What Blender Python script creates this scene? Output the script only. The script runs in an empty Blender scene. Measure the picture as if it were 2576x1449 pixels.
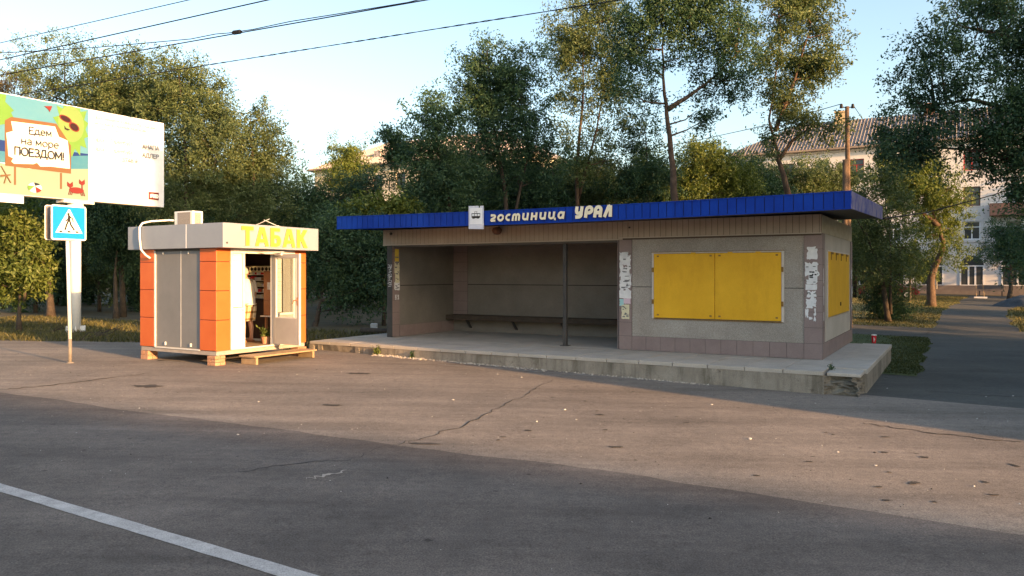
import bpy, math, random
import numpy as np
from mathutils import Vector, Matrix
random.seed(7); rng = np.random.default_rng(7)
R = math.radians
scene = bpy.context.scene
COL = scene.collection

# ------------------------------------------------------------------ camera, sky, sun, exposure
F, CX, HY, CAMH = 1932.0, 1288.0, 690.0, 2.1          # focal length and horizon of the photograph (2576 px wide)
cam = bpy.data.cameras.new("camera")
camo = bpy.data.objects.new("camera", cam); COL.objects.link(camo)
cam.sensor_width = 36; cam.lens = 27.0; cam.clip_start = 0.1; cam.clip_end = 3000
cam.shift_y = -(724.5 - HY) / 2576
camo.location = (0, 0, CAMH); camo.rotation_euler = (R(90), 0, 0)
scene.camera = camo

SUN_EL, SUN_AZ = 10.5, 132.1
world = bpy.data.worlds.new("World"); scene.world = world; world.use_nodes = True
wn = world.node_tree
sky = wn.nodes.new('ShaderNodeTexSky'); sky.sky_type = 'NISHITA'; sky.sun_disc = False
sky.sun_elevation = R(SUN_EL); sky.sun_rotation = R(SUN_AZ)
sky.air_density = 1.0; sky.dust_density = 2.6; sky.ozone_density = 1.0
wn.links.new(sky.outputs[0], wn.nodes['Background'].inputs[0])
wn.nodes['Background'].inputs[1].default_value = 0.15
sl = bpy.data.lights.new("sun", 'SUN'); sl.energy = 4.2; sl.angle = R(0.6); sl.color = (1.0, 0.56, 0.24)
slo = bpy.data.objects.new("sun", sl); COL.objects.link(slo)
_sd = Vector((math.sin(R(SUN_AZ)) * math.cos(R(SUN_EL)), math.cos(R(SUN_AZ)) * math.cos(R(SUN_EL)), math.sin(R(SUN_EL))))
slo.rotation_euler = _sd.to_track_quat('Z', 'Y').to_euler(); slo.location = (20, -20, 30)
scene.view_settings.view_transform = 'Standard'; scene.view_settings.look = 'None'
scene.view_settings.gamma = 1.0; scene.view_settings.exposure = 1.65
scene.cycles.max_bounces = 8; scene.cycles.transparent_max_bounces = 12
try: scene.cycles.use_denoising = True
except Exception: pass

# ------------------------------------------------------------------ geometry of the place
UX, UY = 0.864, -0.504                                # U runs along the street to the right, V away from it
def uv2w(u, v): return (u * UX + v * -UY, u * UY + v * UX)
def w2uv(x, y): return (x * UX + y * UY, x * -UY + y * UX)
ROT = math.atan2(UY, UX)
def gz(x, y):
    u, v = w2uv(x, y)
    z = min(max(-0.016 * (u + 1.42), -0.09), 0.2)
    return z + 0.005 * max(0.0, v - 30)
def gzuv(u, v): return gz(*uv2w(u, v))
def W(px, py, D): return Vector(((px - CX) / F * D, D, CAMH + (HY - py) / F * D))
def G(px, py):                                        # the point of the ground seen at a place in the photograph
    D = CAMH * F / (py - HY)
    for _ in range(12):
        x = (px - CX) / F * D
        D = (CAMH - gz(x, D)) * F / (py - HY)
    x = (px - CX) / F * D
    return Vector((x, D, gz(x, D)))

# ------------------------------------------------------------------ materials
def nodes(m): return m.node_tree.nodes, m.node_tree.links
def new_mat(name, col, rough=0.8, metal=0.0, spec=0.3):
    m = bpy.data.materials.new(name); m.use_nodes = True
    b = m.node_tree.nodes['Principled BSDF']
    b.inputs['Base Color'].default_value = (*col, 1); b.inputs['Roughness'].default_value = rough
    b.inputs['Metallic'].default_value = metal; b.inputs['Specular IOR Level'].default_value = spec
    return m
def noise(m, scale, detail=6, rough=0.6, coord='Object', stretch=None, rot=0):
    n, l = nodes(m)
    tc = n.new('ShaderNodeTexCoord'); out = tc.outputs[coord]
    if stretch:
        mp = n.new('ShaderNodeMapping'); mp.inputs['Scale'].default_value = stretch; mp.inputs['Rotation'].default_value = (0, 0, rot)
        l.new(out, mp.inputs['Vector']); out = mp.outputs[0]
    t = n.new('ShaderNodeTexNoise'); t.inputs['Scale'].default_value = scale
    t.inputs['Detail'].default_value = detail; t.inputs['Roughness'].default_value = rough
    l.new(out, t.inputs['Vector'])
    return t
def ramp(m, src, stops):
    n, l = nodes(m); r = n.new('ShaderNodeValToRGB'); e = r.color_ramp.elements
    while len(e) < len(stops): e.new(0.5)
    for i, (p, c) in enumerate(stops):
        e[i].position = p; e[i].color = (*c, 1) if len(c) == 3 else c
    l.new(src, r.inputs[0]); return r
def mixc(m, fac, a, b, mode='MIX'):
    n, l = nodes(m); x = n.new('ShaderNodeMix'); x.data_type = 'RGBA'; x.blend_type = mode
    for sock, v in ((x.inputs[0], fac), (x.inputs[6], a), (x.inputs[7], b)):
        if hasattr(v, 'is_output'): l.new(v, sock)
        elif isinstance(v, (int, float)): sock.default_value = v
        else: sock.default_value = (*v, 1)
    return x.outputs[2]
def setcol(m, sock): m.node_tree.links.new(sock, m.node_tree.nodes['Principled BSDF'].inputs['Base Color'])
def bump(m, src, strength=0.3, dist=0.01):
    n, l = nodes(m); b = n.new('ShaderNodeBump'); b.inputs['Strength'].default_value = strength; b.inputs['Distance'].default_value = dist
    l.new(src, b.inputs['Height']); l.new(b.outputs[0], n['Principled BSDF'].inputs['Normal'])
def mottled(name, a, b, scale=3, rough=0.85, bscale=None, bstr=0.25, detail=8, lo=0.3, hi=0.7, fine=0.0, coord='Object', **k):
    m = new_mat(name, a, rough, **k)
    t = noise(m, scale, detail, 0.65, coord); r = ramp(m, t.outputs['Fac'], [(lo, a), (hi, b)])
    out = r.outputs[0]
    if fine:
        f = noise(m, 90, 3, 0.6, coord); g = 1 - fine
        fr = ramp(m, f.outputs['Fac'], [(0.3, (g, g, g)), (0.7, (1 + fine * .4,) * 3)])
        out = mixc(m, 1.0, out, fr.outputs[0], 'MULTIPLY')
    setcol(m, out)
    if bscale:
        bn = noise(m, bscale, 6, 0.7, coord); bump(m, bn.outputs['Fac'], bstr)
    return m

def asphalt(name, a, b, fine=0.5, tint=None, streak=1.0):
    m = new_mat(name, a, 0.92, spec=0.25)
    n, l = nodes(m)
    t1 = noise(m, 0.35, 7, 0.62, stretch=(1, 1.0, 1))
    r1 = ramp(m, t1.outputs['Fac'], [(0.33, a), (0.66, b)])
    t2 = noise(m, 1.1, 6, 0.7, stretch=(0.16, 1.6, 1), rot=-ROT)          # wheel wear along the street
    r2 = ramp(m, t2.outputs['Fac'], [(0.32, (1 - .28 * streak,) * 3), (0.68, (1 + .14 * streak,) * 3)])
    o = mixc(m, 1.0, r1.outputs[0], r2.outputs[0], 'MULTIPLY')
    t3 = noise(m, 70, 4, 0.75)
    r3 = ramp(m, t3.outputs['Fac'], [(0.34, (1 - fine,) * 3), (0.66, (1 + fine * .75,) * 3)])
    o = mixc(m, 1.0, o, r3.outputs[0], 'MULTIPLY')
    t5 = noise(m, 9, 7, 0.72); r5 = ramp(m, t5.outputs['Fac'], [(0.3, (0.78, 0.78, 0.78)), (0.5, (1, 1, 1)), (0.72, (1.16, 1.15, 1.13))])
    o = mixc(m, 1.0, o, r5.outputs[0], 'MULTIPLY')
    vo = n.new('ShaderNodeTexVoronoi'); vo.inputs['Scale'].default_value = 1.9                # oil drips, gum, patches
    tc = n.new('ShaderNodeTexCoord'); l.new(tc.outputs['Object'], vo.inputs['Vector'])
    nz = noise(m, 9, 4, 0.7); ad = n.new('ShaderNodeMath'); ad.operation = 'MULTIPLY_ADD'
    l.new(nz.outputs['Fac'], ad.inputs[0]); ad.inputs[1].default_value = 0.16; l.new(vo.outputs['Distance'], ad.inputs[2])
    r4 = ramp(m, ad.outputs[0], [(0.115, (0.42, 0.42, 0.42)), (0.15, (1, 1, 1))])
    o = mixc(m, 0.85, o, r4.outputs[0], 'MULTIPLY')
    setcol(m, o)
    bump(m, t3.outputs['Fac'], 0.35, 0.008)
    return m

M = {}
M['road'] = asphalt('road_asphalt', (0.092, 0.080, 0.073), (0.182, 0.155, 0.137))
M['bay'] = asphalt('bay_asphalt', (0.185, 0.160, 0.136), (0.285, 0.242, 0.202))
M['path'] = asphalt('path_asphalt', (0.07, 0.071, 0.065), (0.115, 0.112, 0.10), streak=.6)
M['crack'] = mottled('crack_tar', (0.02, 0.019, 0.018), (0.05, 0.047, 0.043), 20)
M['paint'] = mottled('road_paint', (0.36, 0.345, 0.335), (0.58, 0.56, 0.545), 7, fine=0.4)
M['soil'] = mottled('soil', (0.075, 0.062, 0.038), (0.15, 0.125, 0.07), 1.2, bscale=14, bstr=0.5, fine=0.4)
M['grassdry'] = mottled('grass_dry', (0.10, 0.10, 0.03), (0.26, 0.22, 0.085), 0.9)
M['grassgreen'] = mottled('grass_green', (0.035, 0.06, 0.016), (0.09, 0.105, 0.03), 0.9)
M['concrete'] = mottled('platform_concrete', (0.24, 0.21, 0.17), (0.40, 0.355, 0.295), 1.6, bscale=25, bstr=0.4, fine=0.3)
def stained():
    m = M['concrete']; n, l = nodes(m); p = n['Principled BSDF']; src = p.inputs['Base Color'].links[0].from_socket
    st = noise(m, 2.6, 6, .7, stretch=(1.0, 1.0, .12)); r = ramp(m, st.outputs['Fac'], [(.36, (.42, .41, .38)), (.52, (.95, .95, .95)), (.75, (1.12, 1.1, 1.06))])
    bl = noise(m, 6, 8, .75); r2 = ramp(m, bl.outputs['Fac'], [(.30, (.45, .43, .40)), (.42, (1, 1, 1))])
    setcol(m, mixc(m, 1, mixc(m, .9, src, r.outputs[0], 'MULTIPLY'), r2.outputs[0], 'MULTIPLY'))
stained()
M['rubble'] = mottled('broken_concrete', (0.14, 0.12, 0.095), (0.30, 0.265, 0.21), 5, bscale=12, bstr=0.9, fine=0.4)
def stone_chip():
    m = new_mat('stone_chip_render', (0.3, 0.28, 0.26), 0.9)
    v = m.node_tree.nodes.new('ShaderNodeTexVoronoi'); v.inputs['Scale'].default_value = 150
    tc = m.node_tree.nodes.new('ShaderNodeTexCoord'); m.node_tree.links.new(tc.outputs['Object'], v.inputs['Vector'])
    r = ramp(m, v.outputs['Color'], [(0.15, (0.26, 0.235, 0.205)), (0.5, (0.37, 0.34, 0.305)), (0.9, (0.48, 0.45, 0.41))])
    t = noise(m, 0.9, 6, 0.6); r2 = ramp(m, t.outputs['Fac'], [(0.3, (0.78, 0.75, 0.72)), (0.7, (1.08, 1.08, 1.08))])
    setcol(m, mixc(m, 1, r.outputs[0], r2.outputs[0], 'MULTIPLY')); bump(m, v.outputs['Distance'], 0.5, 0.008); return m
M['chip'] = stone_chip()
M['tile'] = mottled('clay_tile', (0.235, 0.175, 0.165), (0.295, 0.225, 0.21), 2.2, rough=0.55, fine=0.15)
M['grout'] = new_mat('grout', (0.12, 0.10, 0.09), 0.95)
M['siding'] = mottled('siding_panel', (0.36, 0.30, 0.245), (0.44, 0.37, 0.31), 1.5, rough=0.6, fine=0.12)
M['sidemottle'] = mottled('mottled_siding', (0.40, 0.33, 0.22), (0.56, 0.50, 0.38), 5, rough=0.7, fine=0.2)  # yellowish siding with irregular paler blotches
M['blue'] = mottled('blue_sheet_metal', (0.0025, 0.028, 0.26), (0.005, 0.048, 0.36), 1.4, rough=0.5, fine=0.06, spec=0.15)
M['blueworn'] = mottled('worn_blue_metal', (0.02, 0.05, 0.26), (0.26, 0.22, 0.30), 3.5, rough=0.6, lo=.36, hi=.58, detail=12)
M['bluedark'] = new_mat('blue_seam', (0.003, 0.012, 0.10), 0.6)
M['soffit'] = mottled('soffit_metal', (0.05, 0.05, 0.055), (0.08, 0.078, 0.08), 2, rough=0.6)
M['roofing'] = mottled('roofing_felt', (0.08, 0.075, 0.07), (0.14, 0.13, 0.12), 2)
M['yellow'] = mottled('yellow_paint', (0.69, 0.37, 0.012), (0.80, 0.45, 0.02), 1.8, rough=0.55, fine=0.08)
def weathered(key, sc, dirt, amt):
    m = M[key]; src = nodes(m)[0]['Principled BSDF'].inputs['Base Color'].links[0].from_socket
    st = noise(m, sc, 7, .7, stretch=(1, 1, .25)); r = ramp(m, st.outputs['Fac'], [(.34, dirt), (.50, (1, 1, 1))]); setcol(m, mixc(m, amt, src, r.outputs[0], 'MULTIPLY'))
weathered('yellow', 3.2, (.78, .72, .6), .4); weathered('blue', 2.4, (.55, .6, .7), .6)
M['beige'] = mottled('beige_plaster', (0.42, 0.375, 0.31), (0.52, 0.47, 0.40), 1.3, fine=0.15)
M['rust'] = mottled('rusty_steel', (0.16, 0.08, 0.03), (0.30, 0.18, 0.05), 14)
M['darksteel'] = mottled('dark_painted_steel', (0.045, 0.045, 0.045), (0.075, 0.07, 0.065), 4, rough=0.6)
M['interior'] = mottled('dark_plaster', (0.18, 0.16, 0.135), (0.25, 0.225, 0.195), 1.1, fine=0.2, bscale=30)  # dark grey-brown plaster of the waiting bay, slightly mottled
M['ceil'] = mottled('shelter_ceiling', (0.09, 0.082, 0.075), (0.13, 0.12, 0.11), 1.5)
M['benchwood'] = mottled('dark_bench_wood', (0.055, 0.04, 0.03), (0.085, 0.065, 0.05), 6)
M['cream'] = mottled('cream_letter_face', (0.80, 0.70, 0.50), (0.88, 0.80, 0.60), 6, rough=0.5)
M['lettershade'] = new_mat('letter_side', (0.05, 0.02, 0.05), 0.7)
M['whitesheet'] = mottled('white_sheet', (0.74, 0.74, 0.76), (0.84, 0.84, 0.86), 4, rough=0.45)
M['greysheet'] = mottled('pale_grey_sheet', (0.55, 0.57, 0.66), (0.62, 0.64, 0.72), 4, rough=0.4)
M['black'] = new_mat('black_print', (0.012, 0.012, 0.014), 0.7)
M['paper'] = mottled('poster_paper', (0.62, 0.62, 0.64), (0.80, 0.80, 0.80), 9, rough=0.9)
M['paperold'] = mottled('yellowed_paper', (0.62, 0.57, 0.38), (0.75, 0.70, 0.50), 9, rough=0.9)
M['paperyellow'] = mottled('yellow_poster', (0.75, 0.52, 0.05), (0.82, 0.62, 0.10), 9, rough=0.9)
M['paperpink'] = new_mat('pink_paper', (0.66, 0.50, 0.58), 0.9)
M['papercyan'] = new_mat('cyan_paper', (0.35, 0.60, 0.62), 0.9)
M['ink'] = mottled('faded_print', (0.10, 0.10, 0.10), (0.24, 0.24, 0.25), 40)
M['orange'] = mottled('orange_cassette', (0.56, 0.12, 0.03), (0.62, 0.15, 0.04), 2, rough=0.35, fine=0.04)
M['orangeseam'] = new_mat('orange_seam', (0.16, 0.02, 0.008), 0.8)
M['greypanel'] = mottled('grey_panel', (0.17, 0.175, 0.18), (0.21, 0.21, 0.215), 1.5, rough=0.5, fine=0.06)
M['fascia'] = mottled('silver_composite_panel', (0.26, 0.29, 0.34), (0.30, 0.33, 0.375), 2, rough=0.4, fine=0.03)
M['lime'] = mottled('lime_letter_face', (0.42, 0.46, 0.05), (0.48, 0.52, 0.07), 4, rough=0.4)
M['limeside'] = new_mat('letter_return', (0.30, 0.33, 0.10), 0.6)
M['alu'] = mottled('aluminium_frame', (0.60, 0.58, 0.55), (0.70, 0.68, 0.64), 6, rough=0.35)
M['doorgrey'] = mottled('grey_door_panel', (0.33, 0.31, 0.30), (0.39, 0.37, 0.355), 2, rough=0.45)
M['whitepanel'] = mottled('white_plastic_panel', (0.74, 0.73, 0.68), (0.82, 0.81, 0.76), 2, rough=0.35)
M['wood'] = mottled('pale_planed_wood', (0.30, 0.215, 0.125), (0.42, 0.31, 0.19), 5, rough=0.75, fine=0.15)
M['brick'] = mottled('orange_brick', (0.42, 0.20, 0.11), (0.56, 0.32, 0.20), 9, fine=0.3, bscale=30)
M['frame'] = mottled('steel_base_frame', (0.30, 0.26, 0.23), (0.42, 0.38, 0.34), 4)
M['darkwood'] = mottled('dark_cabinet', (0.035, 0.018, 0.016), (0.06, 0.032, 0.028), 5, rough=0.5)
M['chestnut'] = mottled('chestnut_cabinet', (0.30, 0.13, 0.06), (0.38, 0.18, 0.09), 5, rough=0.5)
M['whiteplastic'] = mottled('white_plastic', (0.72, 0.71, 0.68), (0.80, 0.79, 0.76), 6, rough=0.4)
M['grille'] = mottled('ac_grille', (0.25, 0.23, 0.21), (0.36, 0.33, 0.30), 40)
M['polewhite'] = mottled('white_painted_steel', (0.70, 0.70, 0.69), (0.79, 0.79, 0.77), 4, rough=0.5, fine=0.1)
M['polegrey'] = mottled('grey_steel', (0.16, 0.14, 0.12), (0.24, 0.21, 0.18), 8)
M['signblue'] = new_mat('sign_blue', (0.005, 0.235, 0.62), 0.4)
M['signwhite'] = new_mat('sign_white', (0.78, 0.78, 0.77), 0.4)
M['signblack'] = new_mat('sign_black', (0.015, 0.013, 0.012), 0.5)
M['signback'] = mottled('sign_back', (0.12, 0.11, 0.11), (0.2, 0.18, 0.18), 8, rough=0.5)
M['wire'] = new_mat('black_cable', (0.012, 0.012, 0.016), 0.7)
M['bark'] = mottled('bark', (0.035, 0.027, 0.022), (0.10, 0.075, 0.055), 7, bscale=18, bstr=0.8)
M['barkwarm'] = mottled('reddish_bark', (0.055, 0.034, 0.024), (0.14, 0.09, 0.06), 6, bscale=16, bstr=0.8)
M['poletimber'] = mottled('weathered_pole_timber', (0.12, 0.075, 0.05), (0.24, 0.16, 0.10), 3, fine=0.3)
M['bwall'] = mottled('whitewashed_wall', (0.60, 0.585, 0.585), (0.68, 0.665, 0.665), 0.25, fine=0.1)
M['bwall2'] = mottled('cream_plaster_wall', (0.58, 0.53, 0.42), (0.68, 0.62, 0.50), 0.25, fine=0.1)
M['plinth'] = mottled('building_plinth', (0.14, 0.115, 0.105), (0.2, 0.17, 0.155), 1.5)
M['slate'] = mottled('corrugated_roof', (0.165, 0.145, 0.14), (0.235, 0.21, 0.205), 0.4)
M['slate2'] = mottled('pale_sheet_roof', (0.38, 0.33, 0.31), (0.50, 0.44, 0.41), 0.3)
M['eave'] = mottled('eave_board', (0.22, 0.17, 0.14), (0.30, 0.24, 0.2), 1)
M['brickyellow'] = mottled('chimney_brick', (0.50, 0.36, 0.20), (0.6, 0.45, 0.27), 4)
M['brickred'] = mottled('dark_chimney_brick', (0.24, 0.12, 0.09), (0.32, 0.18, 0.13), 4)
M['winred'] = new_mat('red_window_frame', (0.34, 0.035, 0.03), 0.6)
M['winbrown'] = new_mat('brown_window_frame', (0.12, 0.055, 0.045), 0.6)
M['winwhite'] = new_mat('white_window_frame', (0.72, 0.73, 0.75), 0.5)
M['dkglass'] = new_mat('window_glass', (0.05, 0.055, 0.06), 0.08, spec=0.6)
M['pipe'] = mottled('downpipe', (0.52, 0.42, 0.28), (0.60, 0.5, 0.36), 3)
M['gravel'] = mottled('dark_gravel', (0.035, 0.042, 0.05), (0.09, 0.10, 0.11), 14, bscale=16, bstr=1.0)
M['redpaint'] = new_mat('red_car_paint', (0.17, 0.012, 0.016), 0.3, spec=0.5)
M['tyre'] = new_mat('tyre_rubber', (0.02, 0.02, 0.02), 0.9)
M['cupred'] = new_mat('red_cup_card', (0.62, 0.012, 0.03), 0.5)
M['skin'] = new_mat('skin', (0.56, 0.31, 0.20), 0.55)
M['shirt'] = mottled('pale_shirt', (0.70, 0.68, 0.60), (0.78, 0.76, 0.68), 8)
M['hair'] = new_mat('grey_hair', (0.42, 0.40, 0.36), 0.8)
M['stonewhite'] = mottled('pale_stone', (0.45, 0.44, 0.42), (0.6, 0.58, 0.55), 6)
def glass_mat():
    m = bpy.data.materials.new('clear_glass'); m.use_nodes = True; n, l = nodes(m)
    n.remove(n['Principled BSDF']); o = n['Material Output']
    t = n.new('ShaderNodeBsdfTransparent'); g = n.new('ShaderNodeBsdfGlossy'); g.inputs['Roughness'].default_value = 0.02
    x = n.new('ShaderNodeMixShader')
    t.inputs['Color'].default_value = (0.93, 0.95, 0.94, 1)
    x.inputs[0].default_value = 0.07; l.new(t.outputs[0], x.inputs[1]); l.new(g.outputs[0], x.inputs[2]); l.new(x.outputs[0], o.inputs[0]); return m
M['glass'] = glass_mat()
def plaid():
    m = new_mat('plaid_cotton', (0.6, 0.5, 0.35), 0.9); n, l = nodes(m)
    tc = n.new('ShaderNodeTexCoord'); sx = n.new('ShaderNodeSeparateXYZ'); l.new(tc.outputs['Object'], sx.inputs[0]); outs = []
    for ax, s in (('X', 62), ('Z', 62)):
        mu = n.new('ShaderNodeMath'); mu.operation = 'MULTIPLY'; mu.inputs[1].default_value = s * .62; l.new(sx.outputs[ax], mu.inputs[0])
        si = n.new('ShaderNodeMath'); si.operation = 'SINE'; l.new(mu.outputs[0], si.inputs[0])
        outs.append(ramp(m, si.outputs[0], [(0.45, (1, 1, 1)), (0.75, (0.50, 0.38, 0.26))]).outputs[0])
    a = mixc(m, 1, (0.66, 0.54, 0.36), outs[0], 'MULTIPLY'); setcol(m, mixc(m, 1, a, outs[1], 'MULTIPLY')); return m
M['plaid'] = plaid()
def leaf_mat(name, dark, mid, light, trans=0.35):
    m = bpy.data.materials.new(name); m.use_nodes = True; n, l = nodes(m)
    p = n['Principled BSDF']; o = n['Material Output']; p.inputs['Roughness'].default_value = 0.55; p.inputs['Specular IOR Level'].default_value = 0.3
    g = n.new('ShaderNodeNewGeometry')
    r = ramp(m, g.outputs['Random Per Island'], [(0.0, dark), (0.55, mid), (1.0, light)])
    t = noise(m, 0.55, 3, 0.5); r2 = ramp(m, t.outputs['Fac'], [(0.35, (0.75, 0.78, 0.8)), (0.65, (1.15, 1.1, 0.95))])
    c = mixc(m, 1, r.outputs[0], r2.outputs[0], 'MULTIPLY'); l.new(c, p.inputs['Base Color'])
    tr = n.new('ShaderNodeBsdfTranslucent'); c2 = mixc(m, 1, c, (1.0, 1.0, 0.5), 'MULTIPLY'); l.new(c2, tr.inputs['Color'])
    x = n.new('ShaderNodeMixShader'); x.inputs[0].default_value = trans
    l.new(p.outputs[0], x.inputs[1]); l.new(tr.outputs[0], x.inputs[2]); l.new(x.outputs[0], o.inputs[0]); return m
M['leafdark'] = leaf_mat('dark_leaves', (0.032, 0.070, 0.044), (0.056, 0.115, 0.066), (0.10, 0.16, 0.075))
M['leafmid'] = leaf_mat('olive_leaves', (0.060, 0.095, 0.042), (0.115, 0.16, 0.068), (0.18, 0.215, 0.10))
M['leaflight'] = leaf_mat('yellow_green_leaves', (0.075, 0.11, 0.022), (0.13, 0.175, 0.04), (0.20, 0.235, 0.07))
M['leafdry'] = leaf_mat('dull_brown_leaves', (0.07, 0.055, 0.035), (0.11, 0.085, 0.05), (0.15, 0.13, 0.06))
M['grassblade'] = leaf_mat('grass_blades', (0.05, 0.055, 0.018), (0.115, 0.11, 0.042), (0.21, 0.185, 0.085), 0.25)
M['grassblade2'] = leaf_mat('green_grass_blades', (0.03, 0.045, 0.016), (0.055, 0.075, 0.026), (0.11, 0.11, 0.045), 0.25)

# ------------------------------------------------------------------ builders
class MB:
    def __init__(s): s.v = []; s.f = []; s.mi = []
    def add(s, vs, fs, mi=0):
        o = len(s.v); s.v += [tuple(p) for p in vs]; s.f += [tuple(i + o for i in f) for f in fs]; s.mi += [mi] * len(fs); return s
    def box(s, x0, x1, y0, y1, z0, z1, mi=0, mat=None):
        vs = [Vector((x, y, z)) for z in (z0, z1) for x, y in ((x0, y0), (x1, y0), (x1, y1), (x0, y1))]
        if mat: vs = [mat @ p for p in vs]
        return s.add(vs, [(3, 2, 1, 0), (4, 5, 6, 7), (0, 1, 5, 4), (1, 2, 6, 5), (2, 3, 7, 6), (3, 0, 4, 7)], mi)
    def hexa(s, vs, mi=0): return s.add(vs, [(3, 2, 1, 0), (4, 5, 6, 7), (0, 1, 5, 4), (1, 2, 6, 5), (2, 3, 7, 6), (3, 0, 4, 7)], mi)
    def tube(s, pts, rad, n=8, mi=0, cap=True):
        pts = [Vector(p) for p in pts]; rs = rad if hasattr(rad, '__len__') else [rad] * len(pts); o = len(s.v); up = None
        for i, p in enumerate(pts):
            d = (pts[min(i + 1, len(pts) - 1)] - pts[max(i - 1, 0)]).normalized()
            if up is None: up = Vector((0, 0, 1)) if abs(d.z) < 0.9 else Vector((1, 0, 0))
            a = d.cross(up).normalized(); b = a.cross(d).normalized(); up = b
            for k in range(n):
                t = 2 * math.pi * k / n; s.v.append(tuple(p + (a * math.cos(t) + b * math.sin(t)) * rs[i]))
        for i in range(len(pts) - 1):
            for k in range(n):
                k2 = (k + 1) % n; s.f.append((o + i * n + k, o + i * n + k2, o + (i + 1) * n + k2, o + (i + 1) * n + k)); s.mi.append(mi)
        if cap:
            s.f.append(tuple(o + k for k in reversed(range(n)))); s.mi.append(mi)
            s.f.append(tuple(o + (len(pts) - 1) * n + k for k in range(n))); s.mi.append(mi)
        return s
    def prism(s, poly, y0, y1, mi=0, side=None):            # polygon in x,z given by pairs, from y0 (front) to y1
        n = len(poly); a = sum(poly[i][0] * poly[(i + 1) % n][1] - poly[(i + 1) % n][0] * poly[i][1] for i in range(n))
        if a < 0: poly = poly[::-1]
        o = len(s.v); s.v += [(x, y0, z) for x, z in poly] + [(x, y1, z) for x, z in poly]
        s.f.append(tuple(o + i for i in range(n))); s.mi.append(mi); s.f.append(tuple(o + n + i for i in reversed(range(n)))); s.mi.append(mi)
        for i in range(n):
            j = (i + 1) % n; s.f.append((o + j, o + i, o + n + i, o + n + j)); s.mi.append(mi if side is None else side)
        return s
    def build(s, name, mats, parent=None, bevel=0, smooth=False):
        me = bpy.data.meshes.new(name); me.from_pydata(s.v, [], s.f)
        if not isinstance(mats, (list, tuple)): mats = [mats]
        for m in mats: me.materials.append(M[m] if isinstance(m, str) else m)
        me.polygons.foreach_set('material_index', s.mi)
        if smooth: me.polygons.foreach_set('use_smooth', [True] * len(s.f))
        me.update()
        o = bpy.data.objects.new(name, me); COL.objects.link(o)
        if parent: o.parent = parent
        if bevel:
            b = o.modifiers.new('bevel', 'BEVEL'); b.width = bevel; b.segments = 2; b.limit_method = 'ANGLE'; b.angle_limit = R(40)
        return o
def tag(o, label=None, cat=None, group=None, kind=None):
    if label: o['label'] = label
    if cat: o['category'] = cat
    if group: o['group'] = group
    if kind: o['kind'] = kind
    return o
def thing(name, label, cat, loc=(0, 0, 0), rz=0, group=None):
    o = bpy.data.objects.new(name, None); COL.objects.link(o); o.location = loc; o.rotation_euler = (0, 0, rz); o.empty_display_size = 0.2
    return tag(o, label, cat, group)
def dup(root, loc, rz, label, scale=1.0):
    r = root.copy(); COL.objects.link(r); r.location = loc; r.rotation_euler = (0, 0, rz); r.scale = (scale,) * 3
    if label: r['label'] = label
    for ch in list(root.children):
        c = ch.copy(); COL.objects.link(c); c.parent = r
        for g in list(ch.children):
            d = g.copy(); COL.objects.link(d); d.parent = c
    return r
def text_mesh(name, body, size, loc, rot, mats, parent, extrude=0.0, offset=0.0, shear=0.0, align='LEFT', width=None, sx=1.0):
    cu = bpy.data.curves.new(name, 'FONT'); cu.body = body; cu.size = size; cu.extrude = extrude; cu.offset = offset; cu.shear = shear; cu.align_x = align
    t = bpy.data.objects.new(name, cu); COL.objects.link(t)
    dg = bpy.context.evaluated_depsgraph_get(); dg.update()
    me = bpy.data.meshes.new_from_object(t.evaluated_get(dg)); bpy.data.objects.remove(t); bpy.data.curves.remove(cu)
    if width:
        xs = [v.co.x for v in me.vertices]; k = width / (max(xs) - min(xs)); x0 = min(xs)
        for v in me.vertices: v.co.x = (v.co.x - (x0 if align == 'LEFT' else 0)) * k
    me.name = name; me.materials.clear()
    for m in (mats if isinstance(mats, (list, tuple)) else [mats]): me.materials.append(M[m])
    if isinstance(mats, (list, tuple)) and len(mats) > 1:
        for p in me.polygons: p.material_index = 0 if p.normal.z > 0.7 else 1
    o = bpy.data.objects.new(name, me); COL.objects.link(o); o.location = loc; o.rotation_euler = rot
    if parent: o.parent = parent
    return o

# ------------------------------------------------------------------ ground, road, paths
def sheet(name, us, vlo, vhi, mat, dz, kind='structure', label=None, vstep=0.5):
    mb = MB(); cols = []
    for u in us:
        a, b = vlo(u), vhi(u); n = 14 if vstep == 0.5 else vstep
        cols.append([(u, a + (b - a) * i / n) for i in range(n + 1)])
    for c in cols:
        for u, v in c:
            x, y = uv2w(u, v); mb.v.append((x, y, gzuv(u, v) + dz))
    n = len(cols[0])
    for i in range(len(cols) - 1):
        for j in range(n - 1):
            mb.f.append((i * n + j, (i + 1) * n + j, (i + 1) * n + j + 1, i * n + j + 1)); mb.mi.append(0)
    return tag(mb.build(name, mat), label, None, None, kind)
def arange(a, b, s): return [a + i * s for i in range(int(round((b - a) / s)) + 1)]
kinkU = [-1.42 - 0.2 / 0.016, -1.42 + 0.09 / 0.016]                # where the cross slope of the ground ends
ground_us = sorted(set([-900, -500, -300, -200, -140, -100, -70, 70, 100, 140, 200, 300, 500, 900] + arange(-60, 60, 4) + kinkU))
gm = MB(); gvs = sorted(set([-400, -200, -100, -60, -40, 30.0, 60, 80, 110, 160, 240, 400, 700, 1200] + arange(-20, 56, 4)))
for u in ground_us:
    for v in gvs:
        x, y = uv2w(u, v); gm.v.append((x, y, gzuv(u, v)))
nv = len(gvs)
for i in range(len(ground_us) - 1):
    for j in range(nv - 1):
        gm.f.append((i * nv + j, (i + 1) * nv + j, (i + 1) * nv + j + 1, i * nv + j + 1)); gm.mi.append(0)
tag(gm.build('ground', 'soil'), kind='structure')
def hsh(x): return math.sin(x * 12.9898) * 43758.5453 % 1
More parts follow.
